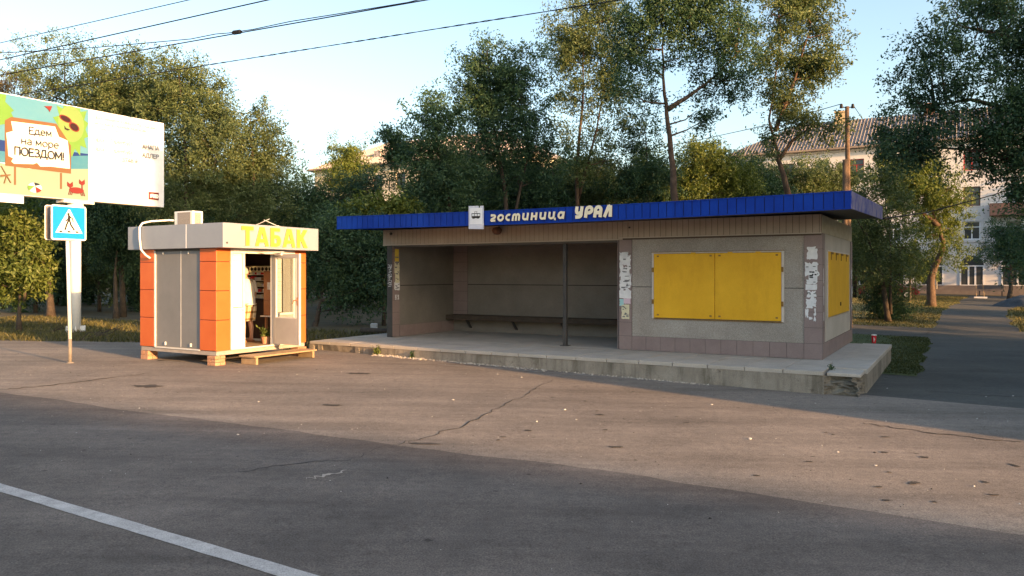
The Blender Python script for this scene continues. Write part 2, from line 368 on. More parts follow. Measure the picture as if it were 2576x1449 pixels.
def wob(u, s=1.0, a=0.1):
    k = math.floor(u / s); t = u / s - k; t = t * t * (3 - 2 * t)
    return a * ((1 - t) * hsh(k) + t * hsh(k + 1) - 0.5) * 2
def merge(us): return sorted(set(us + kinkU))
def edgeV(u): return 7.55 + max(-1.25, .092 * min(0, u + 1.5)) + wob(u, 1.7, 0.09) + wob(u + 50, 0.35, 0.03)
usn = merge(arange(-40, 24, 0.25))
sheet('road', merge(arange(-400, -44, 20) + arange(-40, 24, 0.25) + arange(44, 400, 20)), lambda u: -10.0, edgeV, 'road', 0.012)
def bayback(u):
    if u < -14.2:
        return 11.7 + wob(u, 2.3, .25) + wob(u, .5, .1) + max(0, min(1, (u + 24) / 6)) * 2.1
    return 14.6
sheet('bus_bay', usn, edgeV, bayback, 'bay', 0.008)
sheet('footpath', merge(arange(-1.0, 24, 0.5)), lambda u: 14.6, lambda u: 34.0, 'path', 0.008, vstep=30)
def pl(v): return -0.85 + wob(v, 2.0, .18) + max(0, (v - 45)) * 0.045
def pr(v): return 1.9 + wob(v + 9, 2.5, .3) + max(0, (v - 45)) * 0.10
pv = arange(34, 80, 1.0); mbp = MB()
for v in pv:
    for k in range(7):
        u = pl(v) + (pr(v) - pl(v)) * k / 6; x, y = uv2w(u, v); mbp.v.append((x, y, gzuv(u, v) + 0.008))
for i in range(len(pv) - 1):
    for k in range(6): mbp.f.append((i * 7 + k, i * 7 + k + 1, (i + 1) * 7 + k + 1, (i + 1) * 7 + k)); mbp.mi.append(0)
tag(mbp.build('garden_path', 'path'), kind='structure')
sheet('cross_path', merge(arange(-22, -1.0, 0.5)), lambda u: 28.9 + wob(u, 1.5, .2), lambda u: 33.6 + wob(u + 30, 1.5, .2), 'path', 0.008)
sheet('road_marking', usn, lambda u: 3.77 - 0.072 + wob(u, .3, .008), lambda u: 3.77 + 0.072 + wob(u + 9, .3, .006), 'paint', 0.017, vstep=2)
def strip(name, pts, w, mat, dz=0.014, parent=None):
    mb = MB(); ws = w if hasattr(w, '__len__') else [w] * len(pts); n = len(pts)
    fine = []
    for i in range(n - 1):
        for t in range(8):
            f = t / 8; fine.append((pts[i] * (1 - f) + pts[i + 1] * f, ws[i] * (1 - f) + ws[i + 1] * f))
    fine.append((pts[-1], ws[-1]))
    for i, (p, ww) in enumerate(fine):
        a = fine[max(i - 1, 0)][0]; b = fine[min(i + 1, len(fine) - 1)][0]; d = (b - a); d.z = 0; d.normalize(); nrm = Vector((-d.y, d.x, 0))
        j = random.uniform(-1, 1) * 0.05; ww = ww * random.uniform(.5, 1.4)
        for s in (-1, 1):
            q = p + nrm * (s * ww / 2 + j); mb.v.append((q.x, q.y, gz(q.x, q.y) + dz))
    for i in range(len(fine) - 1): mb.f.append((2 * i + 1, 2 * i, 2 * i + 2, 2 * i + 3)); mb.mi.append(0)
    o = mb.build(name, mat, parent); tag(o, kind='structure'); return o
strip('asphalt_crack', [G(1392, 957), G(1330, 990), G(1255, 1028), G(1160, 1075), G(1060, 1105), G(965, 1128), G(880, 1160)], [.012, .014, .016, .02, .012, .01, .006], 'crack')
strip('asphalt_crack', [G(2040, 958), G(1700, 962), G(1500, 948), G(1300, 932), G(1100, 918)], [.015, .02, .03, .03, .02], 'paint')
strip('asphalt_crack', [G(2570, 1115), G(2400, 1098), G(2250, 1078), G(2170, 1066)], [.02, .035, .03, .02], 'crack')
strip('asphalt_crack', [G(0, 982), G(120, 972), G(250, 955), G(380, 940)], [.03, .05, .04, .02], 'crack')
strip('asphalt_crack', [G(600, 1190), G(740, 1170), G(880, 1158)], [.02, .03, .02], 'crack')
strip('asphalt_crack', [G(2576, 1000), G(2450, 995), G(2330, 985)], [.02, .03, .02], 'crack')
def blot(px, py, rx, ry, mat, name='asphalt_patch'):
    c = G(px, py); mb = MB(); n = 22; mb.v.append((c.x, c.y, gz(c.x, c.y) + 0.014))
    for k in range(n):
        t = 2 * math.pi * k / n; r = random.uniform(.55, 1.15); x = c.x + math.cos(t) * rx * r; y = c.y + math.sin(t) * ry * r
        mb.v.append((x, y, gz(x, y) + 0.014))
    for k in range(n): mb.f.append((0, 1 + k, 1 + (k + 1) % n)); mb.mi.append(0)
    tag(mb.build(name, mat), kind='structure')
M['stain'] = mottled('dark_patch', (0.045, 0.04, 0.034), (0.085, 0.075, 0.064), 5, fine=.3)
blot(372, 973, .30, .16, 'stain'); blot(405, 908, .12, .10, 'stain'); blot(905, 941, .28, .10, 'stain'); blot(835, 1021, .2, .08, 'stain')
blot(1060, 1118, .25, .05, 'stain')
M['scrape'] = mottled('pale_scrape', (0.32, 0.28, 0.24), (0.42, 0.37, 0.32), 8)
strip('asphalt_scrape', [G(770, 1209), G(820, 1200), G(872, 1186)], [.01, .05, .01], 'scrape', 0.018)
for _ in range(46):
    px = random.uniform(1250, 2560); py = random.uniform(1010, 1290)
    g = G(px, py); u, v = w2uv(g.x, g.y)
    if 7.9 < v < 12: blot(px, py, random.uniform(.02, .07), random.uniform(.02, .06), 'stain', 'oil_spot')

# ------------------------------------------------------------------ concrete platform
PZ = 0.42
C0 = Vector((6.09, 15.10, PZ))                         # front right corner of the shelter walls, on the platform
plat = thing('concrete_platform', 'worn concrete platform under the bus shelter with a broken front corner', 'platform', C0, ROT)
def plz(x, y): p = Vector((C0.x + x * UX - y * UY, C0.y + x * UY + y * UX)); return gz(p.x, p.y) - PZ
X0, X1, Y0, Y1 = -11.85, 0.93, -1.91, 4.25
mb = MB(); nx = 90
for i in range(nx):                                     # front face and body in slices that follow the ground, lower edge crumbling
    a = X0 + (X1 - 0.62 - X0) * i / nx; b = X0 + (X1 - 0.62 - X0) * (i + 1) / nx
    j0 = wob(i, 3, .012) + wob(i, 1, .006); j1 = wob(i + 1, 3, .012) + wob(i + 1, 1, .006)
    und = 0.06 if a < -9.3 and hsh(i * 3.3) > .25 else 0.0
    lo0, lo1 = plz(a, Y0) - .04, plz(b, Y0) - .04
    mb.hexa([(a, Y0 + j0 + und, lo0), (b, Y0 + j1 + und, lo1), (b, Y1, lo1), (a, Y1, lo0), (a, Y0 + j0, -.075), (b, Y0 + j1, -.075), (b, Y1, -.075), (a, Y1, -.075)])
mb.box(X1 - .62, X1, Y0 + .62, Y1, plz(X1, Y0) - .05, -.075)
body = mb.build('body', 'concrete', plat)
mb = MB()                                               # paving slabs on top
tw = 0.66
xs = arange(X0, X1 - .62, (X1 - .62 - X0) / 18); ys = [Y0 - .02, Y0 + .72, Y0 + 1.44, Y0 + 1.91]
for i in range(len(xs) - 1):
    for j in range(3):
        z = random.uniform(-.006, 0)
        mb.box(xs[i] + .006, xs[i + 1] - .006, ys[j] + .006, ys[j + 1] - .006, -.075, z)
for y in (Y0 + .62, Y0 + 1.3, Y0 + 2.3, Y0 + 3.3, Y0 + 4.3, Y0 + 5.2): mb.box(X1 - .62 + .006, X1 + .015, y + .004, min(y + (.66 if y < Y0 + 1 else .985), Y1), -.075, random.uniform(.008, .014))
mb.box(X0, -.02, .02, Y1, -.075, -.004); mb.box(-.015, .30, .02, Y1, -.075, -.002)
M['paver'] = mottled('paving_slab', (0.40, 0.36, 0.31), (0.54, 0.49, 0.43), 1.4, bscale=30, bstr=.3, fine=.25)
mb.build('paving', 'paver', plat, bevel=.006)
bm_ = MB(); n = 12                                      # the broken corner: a lump of crumbling concrete
rr = random.Random(3); grid = []
for j in range(n + 1):
    row = []
    for i in range(n + 1):
        a = i / n; z0 = plz(X1, Y0) - .05; z = z0 + (-.09 - z0) * j / n
        ins = .05 + .10 * rr.random() * (0.4 + j / n) + (.08 if j > n - 3 else 0)
        if a < .5: p = (X1 - .62 + .62 * a * 2 - (.05 if a > .42 else 0), Y0 + ins * (.3 if i == 0 else 1), z)
        else: p = (X1 - ins * (.3 if i == n else 1), Y0 + .62 * (a - .5) * 2 + (.03 if a < .58 else 0), z)
        row.append(p)
    grid.append(row)
for row in grid: bm_.v += row
for j in range(n):
    for i in range(n): bm_.f.append((j * (n + 1) + i, j * (n + 1) + i + 1, (j + 1) * (n + 1) + i + 1, (j + 1) * (n + 1) + i)); bm_.mi.append(0)
bm_.v.append((X1 - .6, Y0 + .6, -.07)); c = len(bm_.v) - 1
for i in range(n): bm_.f.append((n * (n + 1) + i, n * (n + 1) + i + 1, c)); bm_.mi.append(0)
bm_.build('broken_corner', 'rubble', plat)
mb = MB(); mb.hexa([(X1 - .58, Y0 + .08, -.085), (X1 - .04, Y0 + .10, -.085), (X1 - .03, Y0 + .60, -.075), (X1 - .56, Y0 + .60, -.075),
                    (X1 - .58, Y0 + .08, -.02), (X1 - .04, Y0 + .10, -.03), (X1 - .03, Y0 + .60, -.006), (X1 - .56, Y0 + .60, .0)])
mb.build('loose_slab', 'paver', plat, bevel=.01)

# ------------------------------------------------------------------ bus shelter
sh = thing('bus_shelter', 'low bus shelter with blue metal roof band, open waiting bay and yellow shuttered booth', 'bus shelter', C0, ROT)
L0, L1, BX = -10.92, -10.74, -4.26
mb = MB()
mb.box(-3.955, -.33, -.0, .12, .31, 1.395); mb.box(-3.955, -.33, 0, .12, 1.41, 2.49)
w_ = mb.build('booth_front_wall', 'chip', sh)
mb = MB(); mb.box(-3.955, -.33, .006, .12, 1.39, 1.415); mb.build('wall_joint', 'crack', w_)
MB().box(-.12, 0.0, .30, 4.5, .31, 2.49).build('booth_side_wall', 'beige', sh)
MB().box(-.13, -.004, .015, 4.82, 2.49, 2.86).box(-.13, .004, .01, 4.82, 2.50, 2.85).build('mottled_gable_board', 'sidemottle', sh)
MB().box(BX, -.12, 4.70, 4.83, 0, 2.86).box(BX - .02, BX + .12, .3, 4.7, 0, 2.86).build('booth_rear_wall', 'chip', sh)
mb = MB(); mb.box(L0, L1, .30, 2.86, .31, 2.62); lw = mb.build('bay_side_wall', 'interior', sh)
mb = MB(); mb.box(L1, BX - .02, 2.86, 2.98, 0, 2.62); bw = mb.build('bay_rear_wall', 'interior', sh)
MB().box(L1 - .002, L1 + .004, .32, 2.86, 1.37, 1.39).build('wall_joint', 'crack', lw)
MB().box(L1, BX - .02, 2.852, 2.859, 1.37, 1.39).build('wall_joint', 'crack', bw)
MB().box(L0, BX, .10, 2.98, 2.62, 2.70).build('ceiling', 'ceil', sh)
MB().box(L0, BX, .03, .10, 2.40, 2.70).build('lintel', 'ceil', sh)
def tiles(name, x0, x1, y0, y1, z0, z1, face, nx, nz, parent=sh, mat='tile'):
    mb = MB(); g = .004
    if face == 'y':
        mb.box(x0, x1, y0 + .008, y1, z0, z1, 1)
        for i in range(nx):
            for k in range(nz):
                a = x0 + (x1 - x0) * i / nx; b = x0 + (x1 - x0) * (i + 1) / nx; c = z0 + (z1 - z0) * k / nz; d = z0 + (z1 - z0) * (k + 1) / nz
                mb.box(a + g, b - g, y0 + random.uniform(0, .002), y0 + .02, c + g, d - g, 0)
    else:
        s = 1 if face == '+x' else -1
        mb.box(x0 + (.0 if s > 0 else .008), x1 - (.008 if s > 0 else 0), y0, y1, z0, z1, 1)
        for i in range(nx):
            for k in range(nz):
                a = y0 + (y1 - y0) * i / nx; b = y0 + (y1 - y0) * (i + 1) / nx; c = z0 + (z1 - z0) * k / nz; d = z0 + (z1 - z0) * (k + 1) / nz
                xx = x1 - random.uniform(0, .002) if s > 0 else x0
                mb.box(xx - .02, xx, a + g, b - g, c + g, d - g, 0)
    return mb.build(name, [mat, 'grout'], parent)
tiles('tiled_plinth', -3.955, -.33, -.02, .12, 0, .31, 'y', 11, 1)
pier_l = tiles('tiled_pier', BX, -3.955, -.02, .12, 0, 2.45, 'y', 1, 8)
pier_r = tiles('tiled_pier', -.33, .02, -.02, .0, 0, 2.49, 'y', 1, 8)
tiles('tiled_pier', -.1, .02, .0, .30, 0, 2.49, '+x', 1, 8)
tiles('tiled_pier', -.1, .015, 4.5, 4.83, .31, 2.49, '+x', 1, 7)
tiles('tiled_plinth', -.1, .018, .30, 4.83, 0, .31, '+x', 14, 1)
pier_w = tiles('tiled_pier', L0, L1, 0, .30, 0, 2.62, '+x', 1, 8)
tiles('tiled_plinth', L0, L1 + .012, .30, 2.86, 0, .31, '+x', 8, 1)
tiles('tiled_pier', L1, -10.23, 2.84, 2.87, .31, 2.62, 'y', 1, 8)
tiles('tiled_pier', BX - .035, BX - .0, .02, .3, 0, 2.45, '-x', 1, 8)
MB().box(L0 - .003, L1 - .008, -.012, -.001, 0, 2.62).build('dark_pier_face', 'darksteel', sh)
mb = MB(); p = .125                                      # vertical siding band under the roof
x = L0 - .12
while x < .0:
    e = min(x + p, .0); zb = 2.45 if x < BX else 2.495
    mb.box(x + .0045, e - .0045, -.035, -.02, zb, 2.86, 0); x += p
mb.box(L0 - .12, 0, -.028, -.008, 2.45, 2.86, 1); mb.box(L0 - .12, BX, -.045, -.036, 2.445, 2.47, 2); mb.box(BX, 0, -.042, -.0365, 2.482, 2.502, 2)
M['sideseam'] = new_mat('siding_seam', (0.10, 0.075, 0.06), 0.9)
M['sidetrim'] = mottled('siding_trim', (0.42, 0.37, 0.31), (0.5, 0.44, 0.38), 3)
mb.build('siding', ['siding', 'sideseam', 'sidetrim'], sh)
MB().box(L0 - .12, L0 + .0, -.006, 3.0, 2.45, 2.86).build('siding_return', 'siding', sh)
# roof: rises slightly to the rear
RX0, RX1, RY0, RY1 = L0 - .55, .69, -1.35, 4.92
def rise(y): return .20 * (y - RY0) / (RY1 - RY0)
def sag(x): t = (x - RX0) / (RX1 - RX0); return -.045 * math.sin(math.pi * t)
mb = MB()
for i in range(12):
    a = RX0 + .03 + (RX1 - RX0 - .06) * i / 12; b = RX0 + .03 + (RX1 - RX0 - .06) * (i + 1) / 12
    mb.hexa([(a, RY0 + .03, 2.87 + sag(a)), (b, RY0 + .03, 2.87 + sag(b)), (b, RY1 - .03, 2.87 + .2 + sag(b)), (a, RY1 - .03, 2.87 + .2 + sag(a)),
             (a, RY0 + .03, 3.10 + sag(a)), (b, RY0 + .03, 3.10 + sag(b)), (b, RY1 - .03, 3.10 + .2 + sag(b)), (a, RY1 - .03, 3.10 + .2 + sag(a))])
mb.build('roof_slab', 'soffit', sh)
mb = MB(); p = .172; x = RX0
while x < RX1 - .001:
    e = min(x + p, RX1); a, b = x + .008, e - .008
    mb.hexa([(a, RY0, 2.855 + sag(a)), (b, RY0, 2.855 + sag(b)), (b, RY0 + .02, 2.855 + sag(b)), (a, RY0 + .02, 2.855 + sag(a)),
             (a, RY0, 3.145 + sag(a)), (b, RY0, 3.145 + sag(b)), (b, RY0 + .02, 3.145 + sag(b)), (a, RY0 + .02, 3.145 + sag(a))], 0)
    mb.hexa([(x, RY0 + .010, 2.86 + sag(x)), (e, RY0 + .010, 2.86 + sag(e)), (e, RY0 + .028, 2.86 + sag(e)), (x, RY0 + .028, 2.86 + sag(x)),
             (x, RY0 + .010, 3.14 + sag(x)), (e, RY0 + .010, 3.14 + sag(e)), (e, RY0 + .028, 3.14 + sag(e)), (x, RY0 + .028, 3.14 + sag(x))], 1)
    mb.hexa([(x, RY0 - .012, 2.835 + sag(x)), (e, RY0 - .012, 2.835 + sag(e)), (e, RY0 + .05, 2.835 + sag(e)), (x, RY0 + .05, 2.835 + sag(x)),
             (x, RY0 - .012, 2.856 + sag(x)), (e, RY0 - .012, 2.856 + sag(e)), (e, RY0 + .05, 2.856 + sag(e)), (x, RY0 + .05, 2.856 + sag(x))], 0)
    mb.hexa([(x, RY0 - .010, 3.143 + sag(x)), (e, RY0 - .010, 3.143 + sag(e)), (e, RY0 + .05, 3.143 + sag(e)), (x, RY0 + .05, 3.143 + sag(x)),
             (x, RY0 - .010, 3.162 + sag(x)), (e, RY0 - .010, 3.162 + sag(e)), (e, RY0 + .05, 3.162 + sag(e)), (x, RY0 + .05, 3.162 + sag(x))], 0)
    x += p
fas = mb.build('fascia', ['blue', 'bluedark'], sh)
mb = MB(); y = RY0
while y < RY1 - .001:
    e = min(y + .26, RY1); r0, r1 = rise(y + .003), rise(e - .003)
    mb.hexa([(RX1 - .02, y + .003, 2.84 + r0), (RX1 + .004, y + .003, 2.84 + r0), (RX1 + .004, e - .003, 2.84 + r1), (RX1 - .02, e - .003, 2.84 + r1),
             (RX1 - .02, y + .003, 3.155 + r0), (RX1 + .004, y + .003, 3.155 + r0), (RX1 + .004, e - .003, 3.155 + r1), (RX1 - .02, e - .003, 3.155 + r1)])
    y += .26
mb.build('end_fascia', 'blueworn', sh)
mb = MB()
for xx in (RX0,): mb.hexa([(xx, RY0, 2.84), (xx + .02, RY0, 2.84), (xx + .02, RY1, 3.04), (xx, RY1, 3.04), (xx, RY0, 3.155), (xx + .02, RY0, 3.155), (xx + .02, RY1, 3.355), (xx, RY1, 3.355)])
mb.build('end_fascia', 'blue', sh)
MB().hexa([(RX0 + .1, RY0 + .1, 3.105), (RX1 - .1, RY0 + .1, 3.105), (RX1 - .1, RY1, 3.305), (RX0 + .1, RY1, 3.305), (RX0 + .1, RY0 + .1, 3.12), (RX1 - .1, RY0 + .1, 3.12), (RX1 - .1, RY1, 3.32), (RX0 + .1, RY1, 3.32)]).build('roofing', 'roofing', sh)
MB().box(-5.715, -5.625, .075, .165, 0.0, 2.43).box(-5.77, -5.57, .02, .22, .0, .012).build('support_post', 'darksteel', sh, bevel=.006)
# yellow shutters of the front window
wf = MB(); x0, x1, z0, z1 = -3.44, -.755, .735, 2.125
for a in ((x0 - .045, x0, z0 - .02, z1 + .03), (x1, x1 + .05, z0 - .02, z1 + .03)): wf.box(a[0], a[1], -.032, 0, a[2], a[3], 0)
wf.box(x0, x1, -.030, 0, z1 + .008, z1 + .03, 0); wf.box(x0 - .05, x1 + .05, -.04, 0, z1 + .03, z1 + .042, 1); wf.box(x0 - .02, x1 + .02, -.03, 0, z0 - .03, z0 - .016, 1)
M['framepale'] = mottled('pale_shutter_frame', (0.52, 0.47, 0.42), (0.62, 0.57, 0.52), 8)
wf.build('shutter_frame', ['framepale', 'rust'], sh)
xm = (x0 + x1) / 2
def shutter(a, b, hx):
    mb = MB(); mb.box(a, b, -.05, -.012, z0, z1); s = mb.build('window_shutter', 'yellow', sh, bevel=.006)
    for cx in (a + .09, b - .09):
        for cz in (z0 + .06, z1 - .06):
            MB().box(cx - .07, cx + .07, -.054, -.0505, cz - .05, cz + .05).box(cx - .015, cx + .03, -.060, -.0542, cz - .01, cz + .022, 1).build('corner_plate', ['yellow', 'rust'], s)
    for f in (.25, .75):
        cz = z0 + (z1 - z0) * f; mb = MB().box(hx - .02, hx + .02, -.058, -.036, cz - .05, cz + .05); mb.build('hinge', 'rust', s)
    return s
shutter(x0 + .004, xm - .004, x0 - .02); shutter(xm + .004, x1 - .004, x1 + .02)
for f in (.33, .62, .83):
    cx = x0 + (x1 - x0) * f; MB().box(cx - .05, cx + .05, -.062, -.051, z1 - .03, z1 + .02).build('shutter_clip', 'yellow', sh)
# shutter of the side window
mb = MB(); mb.box(.012, .035, .72, 4.05, .80, 2.15); s = mb.build('window_shutter', 'yellow', sh, bevel=.006)
for y in (.95, 1.7, 2.5, 3.4): MB().box(.036, .05, y, y + .35, 2.10, 2.145).box(.036, .048, y + .02, y + .06, 1.98, 2.10).build('hinge', 'rust', s)
MB().box(.0362, .046, 2.4, 2.52, .98, 1.06).build('lock_hole', 'black', s)
MB().box(0, .02, .66, .72, .78, 2.17).box(0, .02, 4.05, 4.11, .78, 2.17).box(0, .02, .66, 4.11, 2.15, 2.175).build('shutter_frame', 'framepale', sh)
# wall lamp on the siding
mb = MB(); n = 14; prof = [(.03, .13), (.10, .10), (.125, .06), (.11, .0), (.07, -.045), (.0, -.06)]
for rr_, zz in prof:
    for k in range(n): mb.v.append((-7.38 + rr_ * math.cos(2 * math.pi * k / n), -.16 + rr_ * math.sin(2 * math.pi * k / n), 2.70 + zz))
for i in range(len(prof) - 1):
    for k in range(n): mb.f.append((i * n + k, i * n + (k + 1) % n, (i + 1) * n + (k + 1) % n, (i + 1) * n + k)); mb.mi.append(0)
M['lampbrown'] = mottled('rusty_lamp', (0.12, 0.06, 0.04), (0.19, 0.10, 0.07), 12)
lamp = mb.build('wall_lamp', 'lampbrown', sh, smooth=True)
MB().tube([(-7.38, -.03, 2.83), (-7.38, -.16, 2.82)], .015, 8).build('lamp_bracket', 'lampbrown', lamp)
MB().tube([(-10.75, -.04, 2.76), (-10.75, -.075, 2.76)], .035, 10).build('siding_knob', 'darksteel', sh)
MB().tube([(-4.0, -.04, 2.72), (-4.0, -.06, 2.72)], .02, 8).build('siding_knob', 'darksteel', sh)
# raised letters on the fascia: strokes
def stroke_letter(strokes, x, z, h, slant, w, y, parent, name='letter', depth=.035):
    mb = MB()
    for si, pts in enumerate(strokes):
        P = [Vector((x + (a * h) + (b * h) * slant, z + b * h)) for a, b in pts]
        ww = w * h / 2; L = []; Rr = []
        for i, p_ in enumerate(P):
            if pts[0] == pts[-1]: d = P[(i + 1) % (len(P) - 1)] - P[(i - 1) % (len(P) - 1)]
            else: d = P[min(i + 1, len(P) - 1)] - P[max(i - 1, 0)]
            d.normalize(); nn = Vector((-d.y, d.x)); L.append(p_ + nn * ww); Rr.append(p_ - nn * ww)
        dd = si * .0012
        for i in range(len(P) - 1):
            q = [L[i], Rr[i], Rr[i + 1], L[i + 1]]
            mb.prism([(v.x, v.y) for v in q], y - depth - dd, y, 0, 1)
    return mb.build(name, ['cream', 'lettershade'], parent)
def arc(cx, cy, rx, ry, a0, a1, n=10): return [(cx + rx * math.cos(R(a0 + (a1 - a0) * i / n)), cy + ry * math.sin(R(a0 + (a1 - a0) * i / n))) for i in range(n + 1)]
w_ = .30; hw = .15
def U_(): return [[(.17, 1), (.17, .4)] + arc(.42, .40, .25, .27, 180, 330, 8)[0:], [(.70, 1), (.70, 0)]]
GL = {
 'г': ([[(.06, .86), (.40, .86)] + arc(.40, .66, .16, .20, 90, -30, 6) + [(.18, .30)] + arc(.30, .15, .14, .01, 180, 200, 1) + [(.20, .14), (.64, .14)]], .80),
 'о': ([arc(.40, .50, .27, .36, 0, 360, 18)], .88),
 'с': ([arc(.42, .50, .27, .36, 60, 300, 12)], .74),
 'т': ([[(.15, 0), (.15, .55)] + arc(.32, .60, .17, .26, 180, 0, 8) + [(.49, 0)], [(.49, .55)] + arc(.66, .60, .17, .26, 180, 0, 8) + [(.83, 0)]], 1.12),
 'и': ([[(.15, 1), (.15, .42)] + arc(.38, .42, .23, .28, 180, 300, 6) + [(.60, .25)], [(.62, 1), (.62, 0)]], .92),
 'н': ([[(.15, 1), (.15, 0)], [(.62, 1), (.62, 0)], [(.2, .5), (.6, .5)]], .92),
 'ц': ([[(.15, 1), (.15, .42)] + arc(.38, .42, .23, .28, 180, 300, 6) + [(.60, .25)], [(.62, 1), (.62, .14), (.78, .14), (.78, -.12)]], .98),
 'а': ([arc(.36, .50, .23, .36, 0, 360, 16), [(.62, .95), (.62, 0)]], .85),
 'У': ([[(.14, 1), (.14, .68)] + arc(.33, .62, .19, .20, 180, 290, 6) + [(.55, .46)], [(.58, 1), (.58, .35)] + arc(.40, .32, .19, .22, 0, -95, 6) + [(.10, .09)]], .86),
 'Р': ([[(.14, 0), (.14, .6)] + arc(.38, .66, .24, .24, 180, -110, 12) + [(.2, .42)]], .80),
 'А': ([[(.13, 0), (.13, .55)] + arc(.36, .62, .23, .26, 180, 0, 10) + [(.59, 0)], [(.15, .40), (.58, .40)]], .86),
 'Л': ([[(.10, 0), (.36, .92), (.46, .92)], [(.50, .97), (.60, 0)]], .84)}
def word(wd, x0, x1, z, h, sl=.14):
    tot = sum(GL[c][1] for c in wd); k = (x1 - x0) / (tot * h); x = x0
    for c in wd:
        st, adv = GL[c]; st = [[(a * k, b) for a, b in s_] for s_ in st]
        stroke_letter(st, x, z, h, sl, w_, RY0 - .0, fas); x += adv * h * k
word('гостиница', -6.83, -4.93, 2.865, .165); word('УРАЛ', -4.72, -3.83, 2.868, .245)
# torn posters
def poster(x, z, w, h, mat, parent, face='y', y=-.024, marks=0, seed=0, rag=.12, ink='ink', lay=0):
    r_ = random.Random(seed); poly = []; n = 7
    def jag(a, b, t): return a + (b - a) * t
    edge = [((0, 0), (1, 0)), ((1, 0), (1, 1)), ((1, 1), (0, 1)), ((0, 1), (0, 0))]
    for (ax, az), (bx, bz) in edge:
        for i in range(n):
            t = i / n; px_ = jag(ax, bx, t); pz_ = jag(az, bz, t); k = rag * r_.random() * (1.6 if r_.random() > .7 else .5)
            px_ += (0.5 - px_) * k * 1.4; pz_ += (0.5 - pz_) * k * 1.0; poly.append((px_ * w, pz_ * h))
    mb = MB(); t0 = y - .0015 - lay * .0012
    def put(q, a, b, mi):
        if face == 'y': mb.prism([(x + i, z + j) for i, j in q], a, b, mi)
        else:
            m2 = MB().prism([(i, j) for i, j in q], a, b, mi); mb.add([(-vv[1], x + vv[0], z + vv[2]) for vv in m2.v], m2.f, mi)
    put(poly, t0, y, 0)
    for _ in range(marks):
        mw = r_.uniform(.12, .45) * w; mh = r_.uniform(.012, .035); mx = r_.uniform(.12, .85) * w - mw / 2; mz = r_.uniform(.12, .88) * h
        mx = max(.08 * w, min(mx, .9 * w - mw)); put([(mx, mz), (mx + mw, mz + r_.uniform(-.004, .004)), (mx + mw, mz + mh), (mx, mz + mh)], t0 - .0007 - .00005 * _, t0 - .0001, 1)
    return mb.build('torn_poster', [mat, ink], parent)
xb = BX + .01
poster(xb + .0, 1.88, .20, .30, 'paper', pier_l, seed=1, marks=2); poster(xb + .02, 1.50, .23, .36, 'paper', pier_l, seed=2, marks=6, lay=1); poster(xb, 1.62, .10, .32, 'paper', pier_l, seed=3, rag=.3, marks=2)
poster(xb + .0, 1.30, .28, .26, 'paper', pier_l, seed=4, rag=.3, marks=7, lay=2); poster(xb, 1.14, .285, .18, 'paper', pier_l, seed=5, lay=3, rag=.06); poster(xb + .1, 1.02, .17, .15, 'paperpink', pier_l, seed=6, marks=1, lay=2)
poster(xb + .0, .97, .12, .16, 'papercyan', pier_l, seed=7, rag=.25, lay=1); poster(xb + .05, .68, .19, .33, 'paperold', pier_l, seed=8, marks=11, rag=.1, lay=2)
poster(xb + .18, 1.78, .10, .34, 'paper', pier_l, seed=9, rag=.35, marks=3, lay=3); poster(xb + .12, 2.13, .10, .05, 'paper', pier_l, seed=10, rag=.3); poster(xb + .1, 2.05, .05, .06, 'paper', pier_l, seed=11, rag=.3); poster(xb + .22, 1.40, .07, .3, 'paper', pier_l, seed=33, rag=.4, marks=2, lay=1)
xr = -.31
poster(xr + .03, 1.97, .21, .26, 'paper', pier_r, seed=12, rag=.22); poster(xr - .005, 1.63, .28, .30, 'paper', pier_r, seed=13, rag=.25, marks=3); poster(xr + .07, 1.56, .165, .32, 'paper', pier_r, seed=14, marks=9, lay=1, rag=.04, ink='black')
poster(xr + .02, 1.48, .22, .10, 'paper', pier_r, seed=15, marks=1, rag=.2, lay=1); poster(xr + .01, 1.37, .22, .11, 'paper', pier_r, seed=16, rag=.06); poster(xr + .02, 1.20, .21, .16, 'paper', pier_r, seed=17, rag=.35, marks=3)
poster(xr + .01, 1.00, .21, .20, 'paper', pier_r, seed=18, rag=.4); poster(xr + .10, 1.10, .11, .12, 'paper', pier_r, seed=19, rag=.2, lay=1); poster(xr + .0, .80, .07, .2, 'paper', pier_r, seed=20, rag=.5); poster(xr + .16, .74, .05, .28, 'paper', pier_r, seed=21, rag=.5); poster(xr + .07, .78, .08, .06, 'paper', pier_r, seed=22, rag=.4)
for i, (yy, zz, ww, hh) in enumerate([(.05, 1.5, .05, .3), (.08, 1.05, .06, .4), (.1, .75, .05, .2), (4.62, 1.1, .14, .3), (4.6, 1.55, .12, .25), (4.64, .8, .1, .2)]):
    poster(yy, zz, ww, hh, 'paper', sh, face='x', y=-.0205, seed=40 + i, rag=.45)
XL = -L1 - .0005
def posterL(yy, zz, ww, hh, mat, seed, marks, lay=0, rag=.08):
    o = poster(yy, zz, ww, hh, mat, pier_w, face='x', y=0, seed=seed, marks=marks, lay=lay, rag=rag); o.location.x = L1 + .002; return o
posterL(.09, 2.02, .17, .34, 'paperyellow', 50, 4, rag=.05); posterL(.07, 1.72, .22, .30, 'paperold', 51, 5, 1); posterL(.10, 1.45, .18, .36, 'paperold', 52, 8, 2, .05); posterL(.06, 1.24, .24, .26, 'paper', 53, 6, 1, .2); posterL(.10, .98, .06, .16, 'paper', 54, 0, 0, .5); posterL(.2, .98, .07, .16, 'paper', 55, 0, 0, .5)
